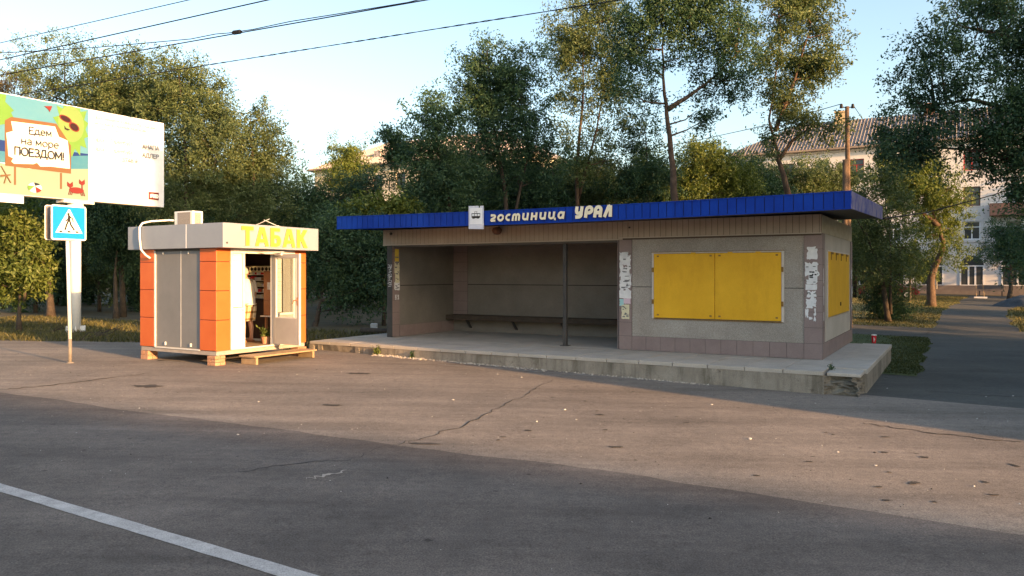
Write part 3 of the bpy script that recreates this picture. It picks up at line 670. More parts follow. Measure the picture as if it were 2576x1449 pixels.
# chalky scrawl on the dark end of the left wall
mb = MB(); rr = random.Random(5)
for i in range(15):
    z = 1.35 + i * .042; a = rr.uniform(.02, .06); b = rr.uniform(.1, .165)
    mb.tube([(L0 + a, -.014, z), (L0 + b, -.014, z + rr.uniform(-.03, .03))], .006, 5)
    if i % 2: mb.tube([(L0 + b, -.014, z), (L0 + b - .02, -.014, z + .05)], .006, 5)
mb.build('scrawl', 'paper', sh)

# bench inside
bn = thing('wall_bench', 'long dark plank bench along the back wall inside the bus shelter', 'bench', C0, ROT)
MB().box(L1 + .02, BX - .06, 2.42, 2.62, .455, .495).box(L1 + .02, BX - .06, 2.64, 2.82, .455, .497).build('seat', 'benchwood', bn, bevel=.006)
MB().box(L1 + .02, BX - .06, 2.425, 2.45, .36, .453).build('apron', 'benchwood', bn)
for x in (-10.1, -8.55, -7.0, -5.25):
    MB().hexa([(x - .03, 2.80, .10), (x + .03, 2.80, .10), (x + .03, 2.856, .10), (x - .03, 2.856, .10), (x - .03, 2.47, .452), (x + .03, 2.47, .452), (x + .03, 2.53, .452), (x - .03, 2.53, .452)]).build('bracket', 'darksteel', bn)
# tram stop sign on the fascia
ts = thing('tram_stop_sign', 'white tram stop plate with black tram symbol hung on the blue fascia', 'sign', C0, ROT)
tx0, tx1, ty = -7.385, -6.985, RY0 - .05
pl_ = MB().prism([(tx0, 2.72), (tx1, 2.705), (tx1 - .005, 3.235), (tx1 - .09, 3.235), (tx1 - .10, 3.16), (tx1 - .13, 3.15), (tx1 - .14, 3.238), (tx0, 3.245)], ty, ty + .02).build('backing_plate', 'greysheet', ts)
fp = MB().prism([(tx0 + .035, 2.825), (tx1 - .035, 2.818), (tx1 - .035, 3.19), (tx0 + .035, 3.195)], ty - .004, ty - .0005).build('white_face', 'whitesheet', ts)
tm = MB(); a, b, yb = tx0 + .085, tx1 - .085, ty - .0065
tm.prism([(a, 2.975), (b, 2.97), (b, 3.005), (a, 3.01)], yb, ty - .0042)
for x in (a, a + .075, a + .15, b - .008): tm.prism([(x, 3.006), (x + .010, 3.006), (x + .010, 3.068), (x, 3.068)], yb - .0004, ty - .0042)
tm.prism([(a, 3.06), (b, 3.056), (b, 3.07), (a, 3.074)], yb - .0007, ty - .0042)
tm.prism([(a + .015, 2.962), (b - .015, 2.958), (b - .015, 2.976), (a + .015, 2.98)], yb - .0010, ty - .0042)
for x in (a + .04, a + .07, b - .07, b - .04): tm.tube([(x, yb, 2.958), (x, ty - .0042, 2.958)], .013, 10)
tm.prism([(a + .085, 3.074), (a + .092, 3.074), (a + .082, 3.108), (a + .075, 3.108)], yb, ty - .0042); tm.prism([(a + .135, 3.074), (a + .142, 3.074), (a + .152, 3.108), (a + .145, 3.108)], yb, ty - .0042)
tm.prism([(a + .075, 3.104), (a + .152, 3.104), (a + .152, 3.111), (a + .075, 3.111)], yb - .0003, ty - .0042)
tm.build('tram_symbol', 'signblack', fp)

# red paper cup, scraps
def S(x, y, z=0): return C0 + Vector((x * UX - y * UY, x * UY + y * UX, z))
cp = W(2198.5, 864.5, 18.6); cp.z = PZ + .012
cup = thing('paper_cup', 'tall red paper cup with white lid left on the platform beside the shelter', 'cup', cp, 0.3)
MB().tube([(0, 0, 0), (0, 0, .185)], [.042, .058], 20).build('cup_body', 'cupred', cup, smooth=False)
MB().tube([(0, 0, .1855), (0, 0, .20), (0, 0, .212)], [.063, .063, .056], 20).build('cup_lid', 'whiteplastic', cup)
mb = MB()
for k in range(5):
    t = math.pi * 1.25 + k * .12; r = .0525
    mb.tube([(math.cos(t) * (.046 + .016 * z / .185), math.sin(t) * (.046 + .016 * z / .185), z) for z in (.03 + .02 * k, .09, .15 - .015 * k)], .005, 5)
mb.build('cup_swirl', 'whiteplastic', cup)
def scrap(p, s, mat, seed):
    r_ = random.Random(seed); mb = MB(); n = 7
    ring = [(math.cos(2 * math.pi * k / n) * s * r_.uniform(.6, 1.2), math.sin(2 * math.pi * k / n) * s * .7 * r_.uniform(.6, 1.2), .002 + r_.random() * s * .5) for k in range(n)]
    mb.v = [(0, 0, s * .45)] + ring + [(a, b, 0) for a, b, c in ring]; 
    for k in range(n):
        k2 = (k + 1) % n; mb.f += [(0, 1 + k, 1 + k2), (1 + k, 1 + n + k, 1 + n + k2, 1 + k2)]; mb.mi += [0, 0]
    o = mb.build('paper_scrap', mat); o.location = p; o.rotation_euler = (0, 0, r_.random() * 6); return o
M['scrapw'] = mottled('white_litter', (0.42, 0.40, 0.37), (0.60, 0.58, 0.55), 20)
for i, (px, py) in enumerate([(1252, 943), (1312, 951), (1790, 1020), (1760, 956), (2203, 1174), (1887, 1107), (2480, 1000), (2548, 998), (2108, 1140), (2320, 860), (2458, 1056), (1420, 1033), (1450, 1058), (968, 981), (650, 1013), (1140, 1008), (747, 944), (1350, 1063), (2232, 979), (2133, 945)]):
    p = G(px, py); p.z += .012
    tag(scrap(p, random.uniform(.014, .028), 'scrapw', i), 'small crumpled white paper scrap lying on the worn asphalt', 'litter', 'white paper scraps on the asphalt')
for i, (x, y) in enumerate([(-6.35, 1.7), (-9.6, 1.9), (-10.0, 1.2)]):
    tag(scrap(S(x, y, .004), .035, 'scrapw', 60 + i), 'small crumpled white paper scrap on the shadowed shelter floor', 'litter', 'white paper scraps on the shelter floor')
# grit and dead leaves scattered over the asphalt
mb = MB(); rr = random.Random(21)
for i in range(900):
    u = rr.uniform(-20, 6); v = rr.uniform(4.2, 14.0); x, y = uv2w(u, v)
    if y < 4 or abs(x) > .72 * y: continue
    s_ = rr.uniform(.004, .013) * (1.8 if rr.random() < .08 else 1); z = gz(x, y) + .010; k_ = 0 if rr.random() < .45 else 1
    a = rr.random() * 3; ca, sa = math.cos(a) * s_, math.sin(a) * s_
    mb.add([(x - ca, y - sa, z), (x + sa * .6, y - ca * .6, z), (x + ca, y + sa, z), (x - sa * .6, y + ca * .6, z), (x, y, z + s_ * .6)], [(0, 1, 4), (1, 2, 4), (2, 3, 4), (3, 0, 4)], k_)
tag(mb.build('road_grit', ['scrapw', 'crack']), 'fine grit and bits scattered over the asphalt', 'grit', None, 'stuff')
# crumbled plaster along the foot of the platform
mb = MB(); rr = random.Random(11)
for i in range(420):
    x = X0 + 2.2 + (rr.random() ** 1.9) * 8.0; y = Y0 - .03 - abs(rr.gauss(0, .07)); s = rr.uniform(.008, .026) * (1.5 if x < -8.2 else 1)
    z = plz(x, y) + .008; q = [(rr.uniform(-s, s), rr.uniform(-s, s)) for _ in range(2)]
    mb.add([(x - s, y - s * .6, z), (x + s, y - s * .7, z), (x + s * .6, y + s, z), (x - s * .5, y + s * .8, z), (x + q[0][0], y + q[0][1], z + s * 1.1)], [(0, 1, 4), (1, 2, 4), (2, 3, 4), (3, 0, 4)])
M['crumbs'] = mottled('pale_crumbs', (0.38, 0.33, 0.27), (0.58, 0.51, 0.43), 30)
o = mb.build('rubble_crumbs', 'crumbs'); o.location = C0; o.rotation_euler = (0, 0, ROT); tag(o, 'pale crumbs of plaster strewn along the foot of the platform', 'rubble', None, 'stuff')

# ------------------------------------------------------------------ kiosk
K0 = Vector((-6.135, 15.93, .195))
kg = K0.z
kk = thing('kiosk', 'small orange and grey tobacco kiosk with lime letters and open glazed door', 'kiosk', K0, ROT)
KB, KT = .30, 2.455                                     # bottom and top of the walls above the ground
def cassette(name, x0, x1, y0, y1, axis):
    mb = MB(); zs = [KB, .945, 1.56, 2.17, KT]; g = .006
    mb.box(x0 + .008, x1 - .008, y0 + .008, y1 - .008, KB + .005, KT - .005, 1)
    for k in range(4): mb.box(x0, x1, y0, y1, zs[k] + g, zs[k + 1] - g, 0)
    return mb.build(name, ['orange', 'orangeseam'], kk, bevel=.008)
cassette('corner_cassette', -.52, 0, 0, .36, 0); cassette('corner_cassette', -2.55, -2.05, 0, .36, 0); cassette('corner_cassette', -.36, 0, 2.17, 2.53, 0)
MB().box(-2.55, -.4, 2.45, 2.53, KB, KT).box(-2.55, -2.47, .36, 2.45, KB, KT).build('rear_wall', 'greypanel', kk)
sidew = MB().box(-2.03, -1.185, .03, .08, KB + .03, KT - .05).box(-1.165, -.53, .03, .08, KB + .03, KT - .05).build('side_panel', 'greypanel', kk)
MB().box(-1.183, -1.167, .028, .07, KB + .03, KT - .05).build('panel_joint', 'alu', sidew)
for x in (-1.7, -.85):
    MB().box(x, x + .03, .005, .03, KB + .06, KB + .13).build('panel_clip', 'alu', sidew); MB().box(x - .08, x - .05, .01, .03, KT - .11, KT - .07).build('panel_clip', 'alu', sidew)
MB().box(-2.05, -2.02, .0, .04, KB, KT - .03).box(-2.02, -.53, .0, .04, KB - .01, KB + .02).build('side_trim', 'alu', kk)
MB().box(-2.03, -.53, .02, .08, KT - .05, KT).build('side_head', 'darksteel', kk)
MB().box(-2.5, -.02, .04, 2.5, KB - .0, KB + .03).build('floor', 'wood', kk)
MB().box(-2.53, -.02, .02, .10, KB - .09, KB - .004).box(-2.53, -.02, 2.42, 2.5, KB - .09, KB - .004).box(-.10, -.015, .10, 2.42, KB - .088, KB - .004).box(-2.53, -2.45, .1, 2.42, KB - .088, KB - .004).build('base_frame', 'frame', kk)
MB().box(-2.50, -.05, .09, 2.44, KT - .04, KT).build('ceiling', 'whitepanel', kk)
fb = MB(); q0, q1, r0, r1 = -2.84, .33, -.10, 2.60
fb.box(q0, q1, r0, r1, KT + .0, 2.965); fbo = fb.build('roof_band', 'fascia', kk, bevel=.006)
MB().box(-.84, -.82, r0 - .003, r0 + .01, KT + .004, 2.96).build('band_joint', 'whitesheet', fbo)
MB().box(q0 + .05, q1 - .05, r0 + .05, r1 - .05, 2.966, 2.972).build('roof_cover', 'roofing', kk)
MB().tube([(q1 - .002, r0 + .10, KT + .10), (q1 + .008, r0 + .10, KT + .10)], .022, 10).build('band_screw', 'darksteel', fbo)
# letters
lt = 'ТАБАК'; ly0, ly1 = .36, 2.24
BL = {'Т': ([[(0, 1), (0, .80), (.26, .80), (.26, 0), (.50, 0), (.50, .80), (.76, .80), (.76, 1)]], .76),
      'А': ([[(0, 0), (.30, 1), (.45, 1), (.45, .72), (.34, .38), (.45, .38), (.45, .20), (.28, .20), (.22, 0)], [(.4505, 1), (.60, 1), (.90, 0), (.68, 0), (.62, .20), (.4505, .20), (.4505, .38), (.56, .38), (.4505, .72)]], .90),
      'Б': ([[(0, 0), (0, 1), (.24, 1), (.24, 0)], [(.2405, 1), (.64, 1), (.64, .82), (.2405, .82)], [(.2405, .62), (.45, .62), (.62, .56), (.69, .44), (.45, .44), (.2405, .44)], [(.2405, 0), (.45, 0), (.62, .06), (.69, .18), (.45, .18), (.2405, .18)], [(.4505, .1805), (.69, .1805), (.72, .31), (.69, .4395), (.4505, .4395)]], .74),
      'К': ([[(0, 0), (0, 1), (.24, 1), (.24, 0)], [(.2405, .42), (.2405, .62), (.50, 1), (.78, 1), (.46, .55), (.36, .42)], [(.36, .4195), (.46, .5495), (.80, 0), (.52, 0), (.27, .4195)]], .80)}
tot_ = sum(BL[c][1] for c in lt) + .12 * 4; ky = (ly1 - ly0) / tot_; lh = .41; yy = ly0
for c in lt:
    sg = MB()
    for poly in BL[c][0]: sg.prism([(a * ky, b * lh) for a, b in poly], -.022, 0, 0, 1)
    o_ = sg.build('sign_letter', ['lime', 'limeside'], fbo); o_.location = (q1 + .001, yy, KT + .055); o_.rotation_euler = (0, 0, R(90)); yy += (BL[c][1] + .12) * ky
# door opening: frames
fr = MB(); fr.box(-.06, .02, .36, .42, KB + .03, KT - .02).box(-.06, .02, .68, .73, KB + .03, KT - .1).box(-.06, .02, 1.50, 1.545, KB + .03, KT - .02).box(-.06, .02, 2.12, 2.17, KB + .03, KT - .02)
fr.box(-.06, .02, .42, 2.12, KT - .10, KT - .02).box(-.05, .03, .36, 2.17, KB, KB + .03).box(-.05, .015, .42, .68, 1.14, 1.19).box(-.05, .015, 1.545, 2.12, .98, 1.03)
fr.build('front_frame', 'alu', kk, bevel=.004)
bl = MB(); z = 1.20
while z < KT - .11: bl.box(-.055, -.035, .42, .68, z + .002, z + .098, 0); z += .1
lw_ = bl.build('slatted_side_light', 'whitepanel', kk); MB().box(-.034, -.030, .47, .60, 1.60, 1.70).build('notice', 'greysheet', lw_)
MB().box(-.05, -.01, .42, .68, KB + .03, 1.14).build('lower_panel', 'whitepanel', kk)
MB().box(-.05, -.01, 1.545, 2.12, KB + .03, .98).build('lower_panel', 'doorgrey', kk)
MB().box(-.03, -.022, 1.545, 2.12, 1.03, KT - .1).build('side_window', 'glass', kk)
bl = MB(); z = 1.04
while z < KT - .2: bl.box(-.08, -.065, 1.56, 1.84, z + .002, z + .098, 0); z += .1
bl.box(-.08, -.07, 1.88, 2.12, 1.03, KT - .14, 1)
bl.build('window_blind', ['whitepanel', 'doorgrey'], kk)
MB().box(-.02, .03, .42, 2.1, KT - .019, KT - .002).tube([(.05, .42, KT - .03), (.05, 1.9, KT - .03)], .02, 8).build('shutter_box', 'whitepanel', kk)
# open door leaf, standing square to the front
dr = MB(); dx0, dx1, dy0, dy1, dz0, dz1 = .035, .83, 1.49, 1.535, KB + .05, KT - .10
dr.box(dx0, dx0 + .08, dy0, dy1, dz0, dz1).box(dx1 - .07, dx1, dy0, dy1, dz0, dz1).box(dx0 + .08, dx1 - .07, dy0, dy1, dz1 - .10, dz1).box(dx0 + .08, dx1 - .07, dy0, dy1, dz0, .945)
door = dr.build('door', 'doorgrey', kk, bevel=.004)
MB().box(dx0 + .08, dx1 - .07, 1.508, 1.516, .945, dz1 - .10).build('door_glass', 'glass', door)
MB().box(dx0 + .075, dx0 + .10, dy0 - .004, dy1 + .004, .93, dz1 - .09).box(dx1 - .095, dx1 - .065, dy0 - .004, dy1 + .004, .93, dz1 - .09).box(dx0 + .1, dx1 - .095, dy0 - .004, dy1 + .004, .93, .955).build('glazing_bead', 'alu', door)
MB().box(dx1 + .001, dx1 + .018, dy0 - .004, dy1 + .004, dz0, dz1).build('door_edge', 'alu', door)
MB().tube([(dx1 - .04, dy0, 1.34), (dx1 - .04, dy0 - .05, 1.34), (dx1 - .09, dy0 - .055, 1.33), (dx1 - .13, dy0 - .055, 1.26)], .012, 8).box(dx1 - .055, dx1 - .02, dy0 - .006, dy0 - .0005, 1.22, 1.40).build('door_handle', 'chestnut', door)
MB().box(dx0 + .1, dx0 + .3, dy0 - .05, dy0 - .002, dz1 - .03, dz1 + .03).tube([(dx0 + .12, dy0 - .03, dz1 + .0), (dx0 + .45, dy0 - .1, dz1 + .04), (.0, 1.05, dz1 + .03)], .012, 6).build('door_closer', 'alu', door)
# inside
shf = thing('goods_shelf', 'dark display shelves with patterned valance on the back wall inside the kiosk', 'shelf', K0 + Vector((-2.9 * UX, -2.9 * UY, 0)), ROT - R(90))
MB().box(-2.46, -2.40, .5, 2.40, KB + .03, KT - .04).build('back_board', 'darkwood', shf)
MB().box(-2.40, -2.05, .5, 2.40, KB + .06, 1.30).build('counter', 'darkwood', shf, bevel=.01)
MB().box(-2.40, -2.04, .5, 2.40, KB + .03, KB + .08).build('kick_board', 'whitepanel', shf)
for z in (1.34, 1.48, 1.62, 1.76, 1.90):
    MB().box(-2.40, -2.16, .5, 2.40, z - .012, z).build('shelf_board', 'whitepanel', shf)
    mb = MB(); y = .54; rr = random.Random(int(z * 100))
    while y < 2.36:
        w = rr.uniform(.05, .09); h = rr.uniform(.06, .10); mb.box(-2.30, -2.19, y, y + w * .9, z + .001, z + h, rr.choice([0, 0, 1, 2, 3, 4])); y += w
    mb.build('packets', ['paper', 'greysheet', 'cupred', 'chestnut', 'paperold'], shf)
val = MB().box(-2.18, -2.165, .5, 2.40, 1.95, 2.10).build('valance', 'paperold', shf)
mb = MB()
for k in range(15):
    y = .60 + k * .125; mb.add([(-2.163, y - .055, 2.03), (-2.163, y, 1.975), (-2.163, y + .055, 2.03), (-2.163, y, 2.085), (-2.1645, y - .055, 2.03), (-2.1645, y, 1.975), (-2.1645, y + .055, 2.03), (-2.1645, y, 2.085)], [(0, 1, 2, 3), (7, 6, 5, 4), (0, 4, 5, 1), (1, 5, 6, 2), (2, 6, 7, 3), (3, 7, 4, 0)])
mb.build('diamond_pattern', 'black', val)
cb = thing('cabinet', 'tall chestnut cabinet on thin legs inside the kiosk doorway', 'cabinet', K0 + Vector((.63 * UX + .27 * UY, .63 * UY - .27 * UX, 0)), ROT)
MB().box(-1.30, -.85, 2.12, 2.40, .95, 1.98).build('carcass', 'chestnut', cb, bevel=.01)
for z0_, z1_ in ((.97, 1.28), (1.30, 1.60), (1.62, 1.96)):
    d = MB().box(-.848, -.83, 2.14, 2.38, z0_, z1_).box(-1.28, -.87, 2.105, 2.118, z0_, z1_).build('drawer_front', 'chestnut', cb, bevel=.006)
MB().box(-1.34, -.80, 2.06, 2.42, .92, .948).build('shelf_base', 'whitepanel', cb)
for x in (-1.28, -.9):
    for y in (2.14, 2.34): MB().box(x, x + .05, y, y + .05, KB + .03, .919).build('leg', 'chestnut', cb)
MB().box(-1.15, -.98, 2.098, 2.104, 1.55, 1.72).build('notice', 'paper', cb)
pt = thing('potted_plant', 'bushy green pot plant on the kiosk floor by the door', 'plant', K0 + Vector((-.30 * UX - 1.58 * UY, -.30 * UY + 1.58 * UX, KB + .031)), 0)
MB().tube([(0, 0, 0), (0, 0, .16)], [.08, .11], 14).build('pot', 'brick', pt)

# steps, bricks, air conditioner, hose
st = thing('wooden_step', 'low wooden plank step in front of the kiosk door', 'step', K0, ROT)
for i in range(3): MB().box(.09 + i * .165, .245 + i * .165, .50, 2.30, .15, .185).build('plank', 'wood', st, bevel=.005)
for y in (.55, 2.18): MB().box(.11, .56, y, y + .06, .0, .149).build('bearer', 'wood', st, bevel=.005)
def pier(x, y, layers, label):
    t = thing('brick_pier', label, 'brick support', K0 + Vector((x * UX - y * UY, x * UY + y * UX, 0)), ROT, 'brick supports under the kiosk')
    hh = (KB - .095) / layers
    for k in range(layers):
        j = random.uniform(-.012, .012)
        if k % 2: MB().box(-.13 + j, -.006 + j, -.125, .125, k * hh + .002, (k + 1) * hh - .002).box(.002 + j, .127 + j, -.125, .125, k * hh + .002, (k + 1) * hh - .002).build('brick', 'brick', t, bevel=.008)
        else: MB().box(-.125 + j, .13 + j, -.128, -.004, k * hh + .002, (k + 1) * hh - .002).box(-.125 + j, .13 + j, .004, .128, k * hh + .002, (k + 1) * hh - .002).build('brick', 'brick', t, bevel=.008)
pier(-.12, .10, 3, 'stack of orange bricks under the near corner of the kiosk'); pier(-2.40, .12, 2, 'stack of orange bricks under the left rear corner of the kiosk'); pier(-.12, 2.4, 3, 'stack of orange bricks behind the right end of the wooden step')
ac = thing('air_conditioner', 'white air conditioner unit standing on the kiosk roof', 'air conditioner', K0 + Vector((-1.42 * UX - .5 * UY, -1.42 * UY + .5 * UX, 2.973)), ROT)
ab = MB(); ab.box(-.62, 0, 0, .28, .0, .35); abo = ab.build('casing', 'whiteplastic', ac, bevel=.012)
MB().box(-.50, -.06, -.006, -.0005, .04, .32).build('grille', 'grille', abo); MB().box(.0005, .006, .06, .22, .04, .31).build('side_grille', 'grille', abo)
hz_ = thing('drain_hose', 'white ribbed hose running from the air conditioner down over the kiosk roof band', 'hose', K0, ROT)
MB().tube([(-2.02, .62, 3.12), (-2.15, .45, 3.13), (-2.30, .1, 3.09), (-2.34, -.08, 3.04), (-2.35, -.145, 2.95), (-2.34, -.15, 2.70), (-2.31, -.14, 2.45), (-2.22, -.09, 2.33), (-2.14, -.03, 2.26)], .022, 10).build('tube', 'whiteplastic', hz_, smooth=True)
wi = MB().tube([(-.3, 1.2, 2.97), (-.1, 1.3, 3.06), (.05, 1.38, 3.14)], .006, 6).tube([(-.1, 1.35, 3.12), (.08, 1.55, 3.0), (.2, 1.6, 2.97)], .007, 6).build('loose_cable', 'whiteplastic', kk)

# ------------------------------------------------------------------ person in the kiosk doorway
def person():
    base = K0 + Vector((-.98 * UX - 1.66 * UY, -.98 * UY + 1.66 * UX, KB + .031))
    t = thing('person', 'person in pale shirt and plaid shorts standing in the kiosk doorway, seen from behind', 'person', base, ROT + R(90))
    # local: x to the person's right, facing +y ... feet on z = 0
    V_, E_, Rd = [], [], []
    def jv(p, r, par=None):
        V_.append(p); Rd.append(r); i = len(V_) - 1
        if par is not None: E_.append((par, i))
        return i
    pel = jv((0, 0, .93), (.135, .105)); ab1 = jv((0, .02, 1.08), (.135, .105), pel); ch = jv((0, .06, 1.28), (.16, .115), ab1); nk = jv((0, .09, 1.45), (.065, .06), ch); hd0 = jv((0, .12, 1.54), (.06, .065), nk); hd = jv((0, .135, 1.63), (.082, .098), hd0); hd2 = jv((0, .135, 1.71), (.066, .08), hd)
    jv((0, .235, 1.615), (.016, .018), hd)                   # nose
    for s in (-1, 1):
        jv((s * .088, .13, 1.62), (.012, .022), hd)          # ears
        sh_ = jv((s * .17, .055, 1.39), (.055, .055), ch); el = jv((s * .235, .02, 1.12), (.043, .043), sh_); wr = jv((s * .22, .13 if s > 0 else .2, .93 if s > 0 else 1.06), (.028, .03), el)
        pm = jv((s * .215, .16 if s > 0 else .25, .87 if s > 0 else 1.04), (.036, .018), wr)
        for k in range(4):
            b_ = Vector(V_[pm]); d = Vector((s * (.03 - .02 * k), .025 if s > 0 else .055, -.055 if s > 0 else -.015)); f1 = jv(tuple(b_ + d), (.0095, .0095), pm); jv(tuple(b_ + d * 1.6 + Vector((0, .012, -.012))), (.008, .008), f1)
        b_ = Vector(V_[pm]); f1 = jv(tuple(b_ + Vector((-s * .035, .03, .0))), (.011, .011), pm); jv(tuple(b_ + Vector((-s * .045, .06, -.015))), (.009, .009), f1)
        hp = jv((s * .09, 0, .86), (.095, .10), pel); kn = jv((s * .10, .03 if s > 0 else .05, .48), (.058, .062), hp); cf = jv((s * .10, -.01 if s > 0 else .03, .33), (.054, .06), kn); an = jv((s * .10, -.01 if s > 0 else .03, .085), (.034, .038), cf)
        hl = jv((s * .10, -.04 if s > 0 else .0, .04), (.035, .035), an); jv((s * .115, .15 if s > 0 else .19, .028), (.044, .026), an)
    me = bpy.data.meshes.new('body'); me.from_pydata(V_, E_, []); o = bpy.data.objects.new('body', me); COL.objects.link(o); o.parent = t; me.materials.append(M['skin'])
    sk_ = o.modifiers.new('skin', 'SKIN'); su = o.modifiers.new('sub', 'SUBSURF'); su.levels = su.render_levels = 2
    if not me.skin_vertices: me.attributes.new('x', 'FLOAT', 'POINT')
    bpy.context.view_layer.objects.active = o
    if not me.skin_vertices:
        bpy.ops.mesh.customdata_skin_add()
    for i, r in enumerate(Rd): me.skin_vertices[0].data[i].radius = r; me.skin_vertices[0].data[i].use_root = (i == 0)
    # clothes as lofted shells
    def loft(name, rings, mat, n=24, fold=.0):
        mb = MB()
        for (cx, cy, z, rx, ry) in rings:
            for k in range(n):
                a = 2 * math.pi * k / n; f = 1 + fold * math.sin(a * 5 + z * 9); mb.v.append((cx + rx * math.cos(a) * f, cy + ry * math.sin(a) * f, z))
        for i in range(len(rings) - 1):
            for k in range(n): mb.f.append((i * n + k, i * n + (k + 1) % n, (i + 1) * n + (k + 1) % n, (i + 1) * n + k)); mb.mi.append(0)
        o2 = mb.build(name, mat, t, smooth=True); return o2
    loft('shirt', [(0, -.01, .86, .195, .155), (0, 0, .95, .195, .15), (0, .02, 1.10, .185, .14), (0, .05, 1.25, .205, .145), (0, .06, 1.36, .205, .13), (0, .075, 1.43, .13, .10), (0, .09, 1.47, .078, .075)], 'shirt', fold=.03)
    for s in (-1, 1):
        mb = MB(); mb.tube([(s * .13, .06, 1.39), (s * .19, .055, 1.37), (s * .225, .04, 1.24), (s * .238, .03, 1.16)], [.085, .082, .07, .068], 16, cap=False); mb.build('sleeve', 'shirt', t, smooth=True)
        loft('shorts_leg', [(s * .09, 0, .90, .13, .14), (s * .10, .01, .75, .125, .13), (s * .105, .025, .60, .115, .115), (s * .108, .03, .49, .113, .112)], 'plaid', fold=.04)
        MB().tube([(s * .10, -.07 + (0 if s > 0 else .04), .010), (s * .112, .19 + (0 if s > 0 else .04), .010)], [.045, .052], 10).build('sandal', 'chestnut', t)
    loft('shorts_waist', [(0, 0, .82, .20, .145), (0, 0, .90, .185, .145), (0, .01, 1.0, .168, .135)], 'plaid')
    hr = MB(); n = 18
    for i in range(8):
        f = i / 7; z = 1.585 + .165 * f; rr_ = math.sqrt(max(.02, 1 - (f ** 2.2)))
        for k in range(n):
            a = 2 * math.pi * k / n; back = 1.0 if math.sin(a) < .35 or f > .55 else .80
            hr.v.append((.096 * rr_ * math.cos(a) * back, .125 + .112 * rr_ * math.sin(a) * back, z))
    for i in range(7):
        for k in range(n): hr.f.append((i * n + k, i * n + (k + 1) % n, (i + 1) * n + (k + 1) % n, (i + 1) * n + k)); hr.mi.append(0)
    hr.build('hair', 'hair', t, smooth=True)
person()

# ------------------------------------------------------------------ pedestrian crossing sign
sp = G(176, 914); VR = ROT + R(90)
cs = thing('crossing_sign', 'blue pedestrian crossing sign on a thin white pole at the pavement edge', 'road sign', sp, VR)
cs.rotation_euler = (0, R(0), VR)
zt = (HY - 518) / F * sp.y + CAMH - sp.z; zb_ = (HY - 605) / F * sp.y + CAMH - sp.z
lean = -.07
def lx(z): return lean * z / zt
MB().tube([(0, 0, .52), (lx(zt), 0, zt - .04)], .036, 14).build('upper_pole', 'polewhite', cs, smooth=True)
MB().tube([(.0, 0, -.05), (0, 0, .52)], .037, 14).tube([(0, 0, 0), (0, 0, .03)], [.10, .05], 12).build('lower_pole', 'polegrey', cs, smooth=True)
def rrect(w, h, r, n=5, cx=0, cz=0):
    pts = []
    for (sx, sz, a0) in ((1, 1, 0), (-1, 1, 90), (-1, -1, 180), (1, -1, 270)):
        for i in range(n + 1): a = R(a0 + 90 * i / n); pts.append((cx + sx * (w / 2 - r) + r * math.cos(a), cz + sz * (h / 2 - r) + r * math.sin(a)))
    return pts
sw = zt - zb_; zc = (zt + zb_) / 2; sxo = lx(zc) + .0
pw = .745
for s in (1, -1):
    yb = -.075 if s > 0 else .16
    p_ = MB().prism(rrect(pw, sw, .05, cx=sxo, cz=zc), yb, yb + .014, 0, 0).build('sign_plate', 'signwhite', cs)
    if s < 0: MB().prism(rrect(pw - .03, sw - .03, .045, cx=sxo, cz=zc), yb - .006, yb - .001).build('plate_back', 'signback', p_); continue
    MB().prism(rrect(pw - .06, sw - .06, .03, cx=sxo, cz=zc), yb - .002, yb - .0002).build('blue_field', 'signblue', p_)
    tb = zc - .215; tt = zc + .285; hw_ = .285
    MB().prism([(sxo - hw_, tb), (sxo + hw_, tb), (sxo + .012, tt), (sxo - .012, tt)], yb - .004, yb - .0022).build('white_triangle', 'signwhite', p_)
    mb = MB(); f0, f1 = yb - .006, yb - .0042
    def ln(pts, w, d=0):
        for i in range(len(pts) - 1):
            a = Vector(pts[i]); b = Vector(pts[i + 1]); q = (b - a).normalized(); nn = Vector((-q.y, q.x)) * w / 2; e = q * w * .3
            mb.prism([(sxo + v.x, zc + v.y) for v in (a + nn - e, a - nn - e, b - nn + e, b + nn + e)], f0 - .0001 * (i + d), f1)
    mb.tube([(sxo - .015, f0, zc + .185), (sxo - .015, f1, zc + .185)], .028, 12)
    ln([(.0, .145), (-.005, .05)], .055); ln([(.0, .135), (.07, .095), (.085, .03)], .024, 3); ln([(-.01, .13), (-.03, .07), (-.075, .035)], .024, 6); ln([(-.015, .05), (-.055, -.045), (-.085, -.145)], .034, 9); ln([(.01, .05), (.035, -.04), (.105, -.145)], .034, 12)
    for x in (-.18, .0, .18):
        c_ = x; mb.prism([(sxo + c_ - .035 + x * -.10, zc - .17), (sxo + c_ - .03 + x * -.10 + .05, zc - .17), (sxo + c_ + .03 - x * 0, zc - .205), (sxo + c_ - .035, zc - .205)], f0 - .002, f1)
    mb.build('walking_figure', 'signblack', p_)
MB().box(sxo - .05, sxo + .05, -.06, .155, zc + .15, zc + .18).box(sxo - .05, sxo + .05, -.06, .155, zc - .2, zc - .17).build('clamp', 'signback', cs)

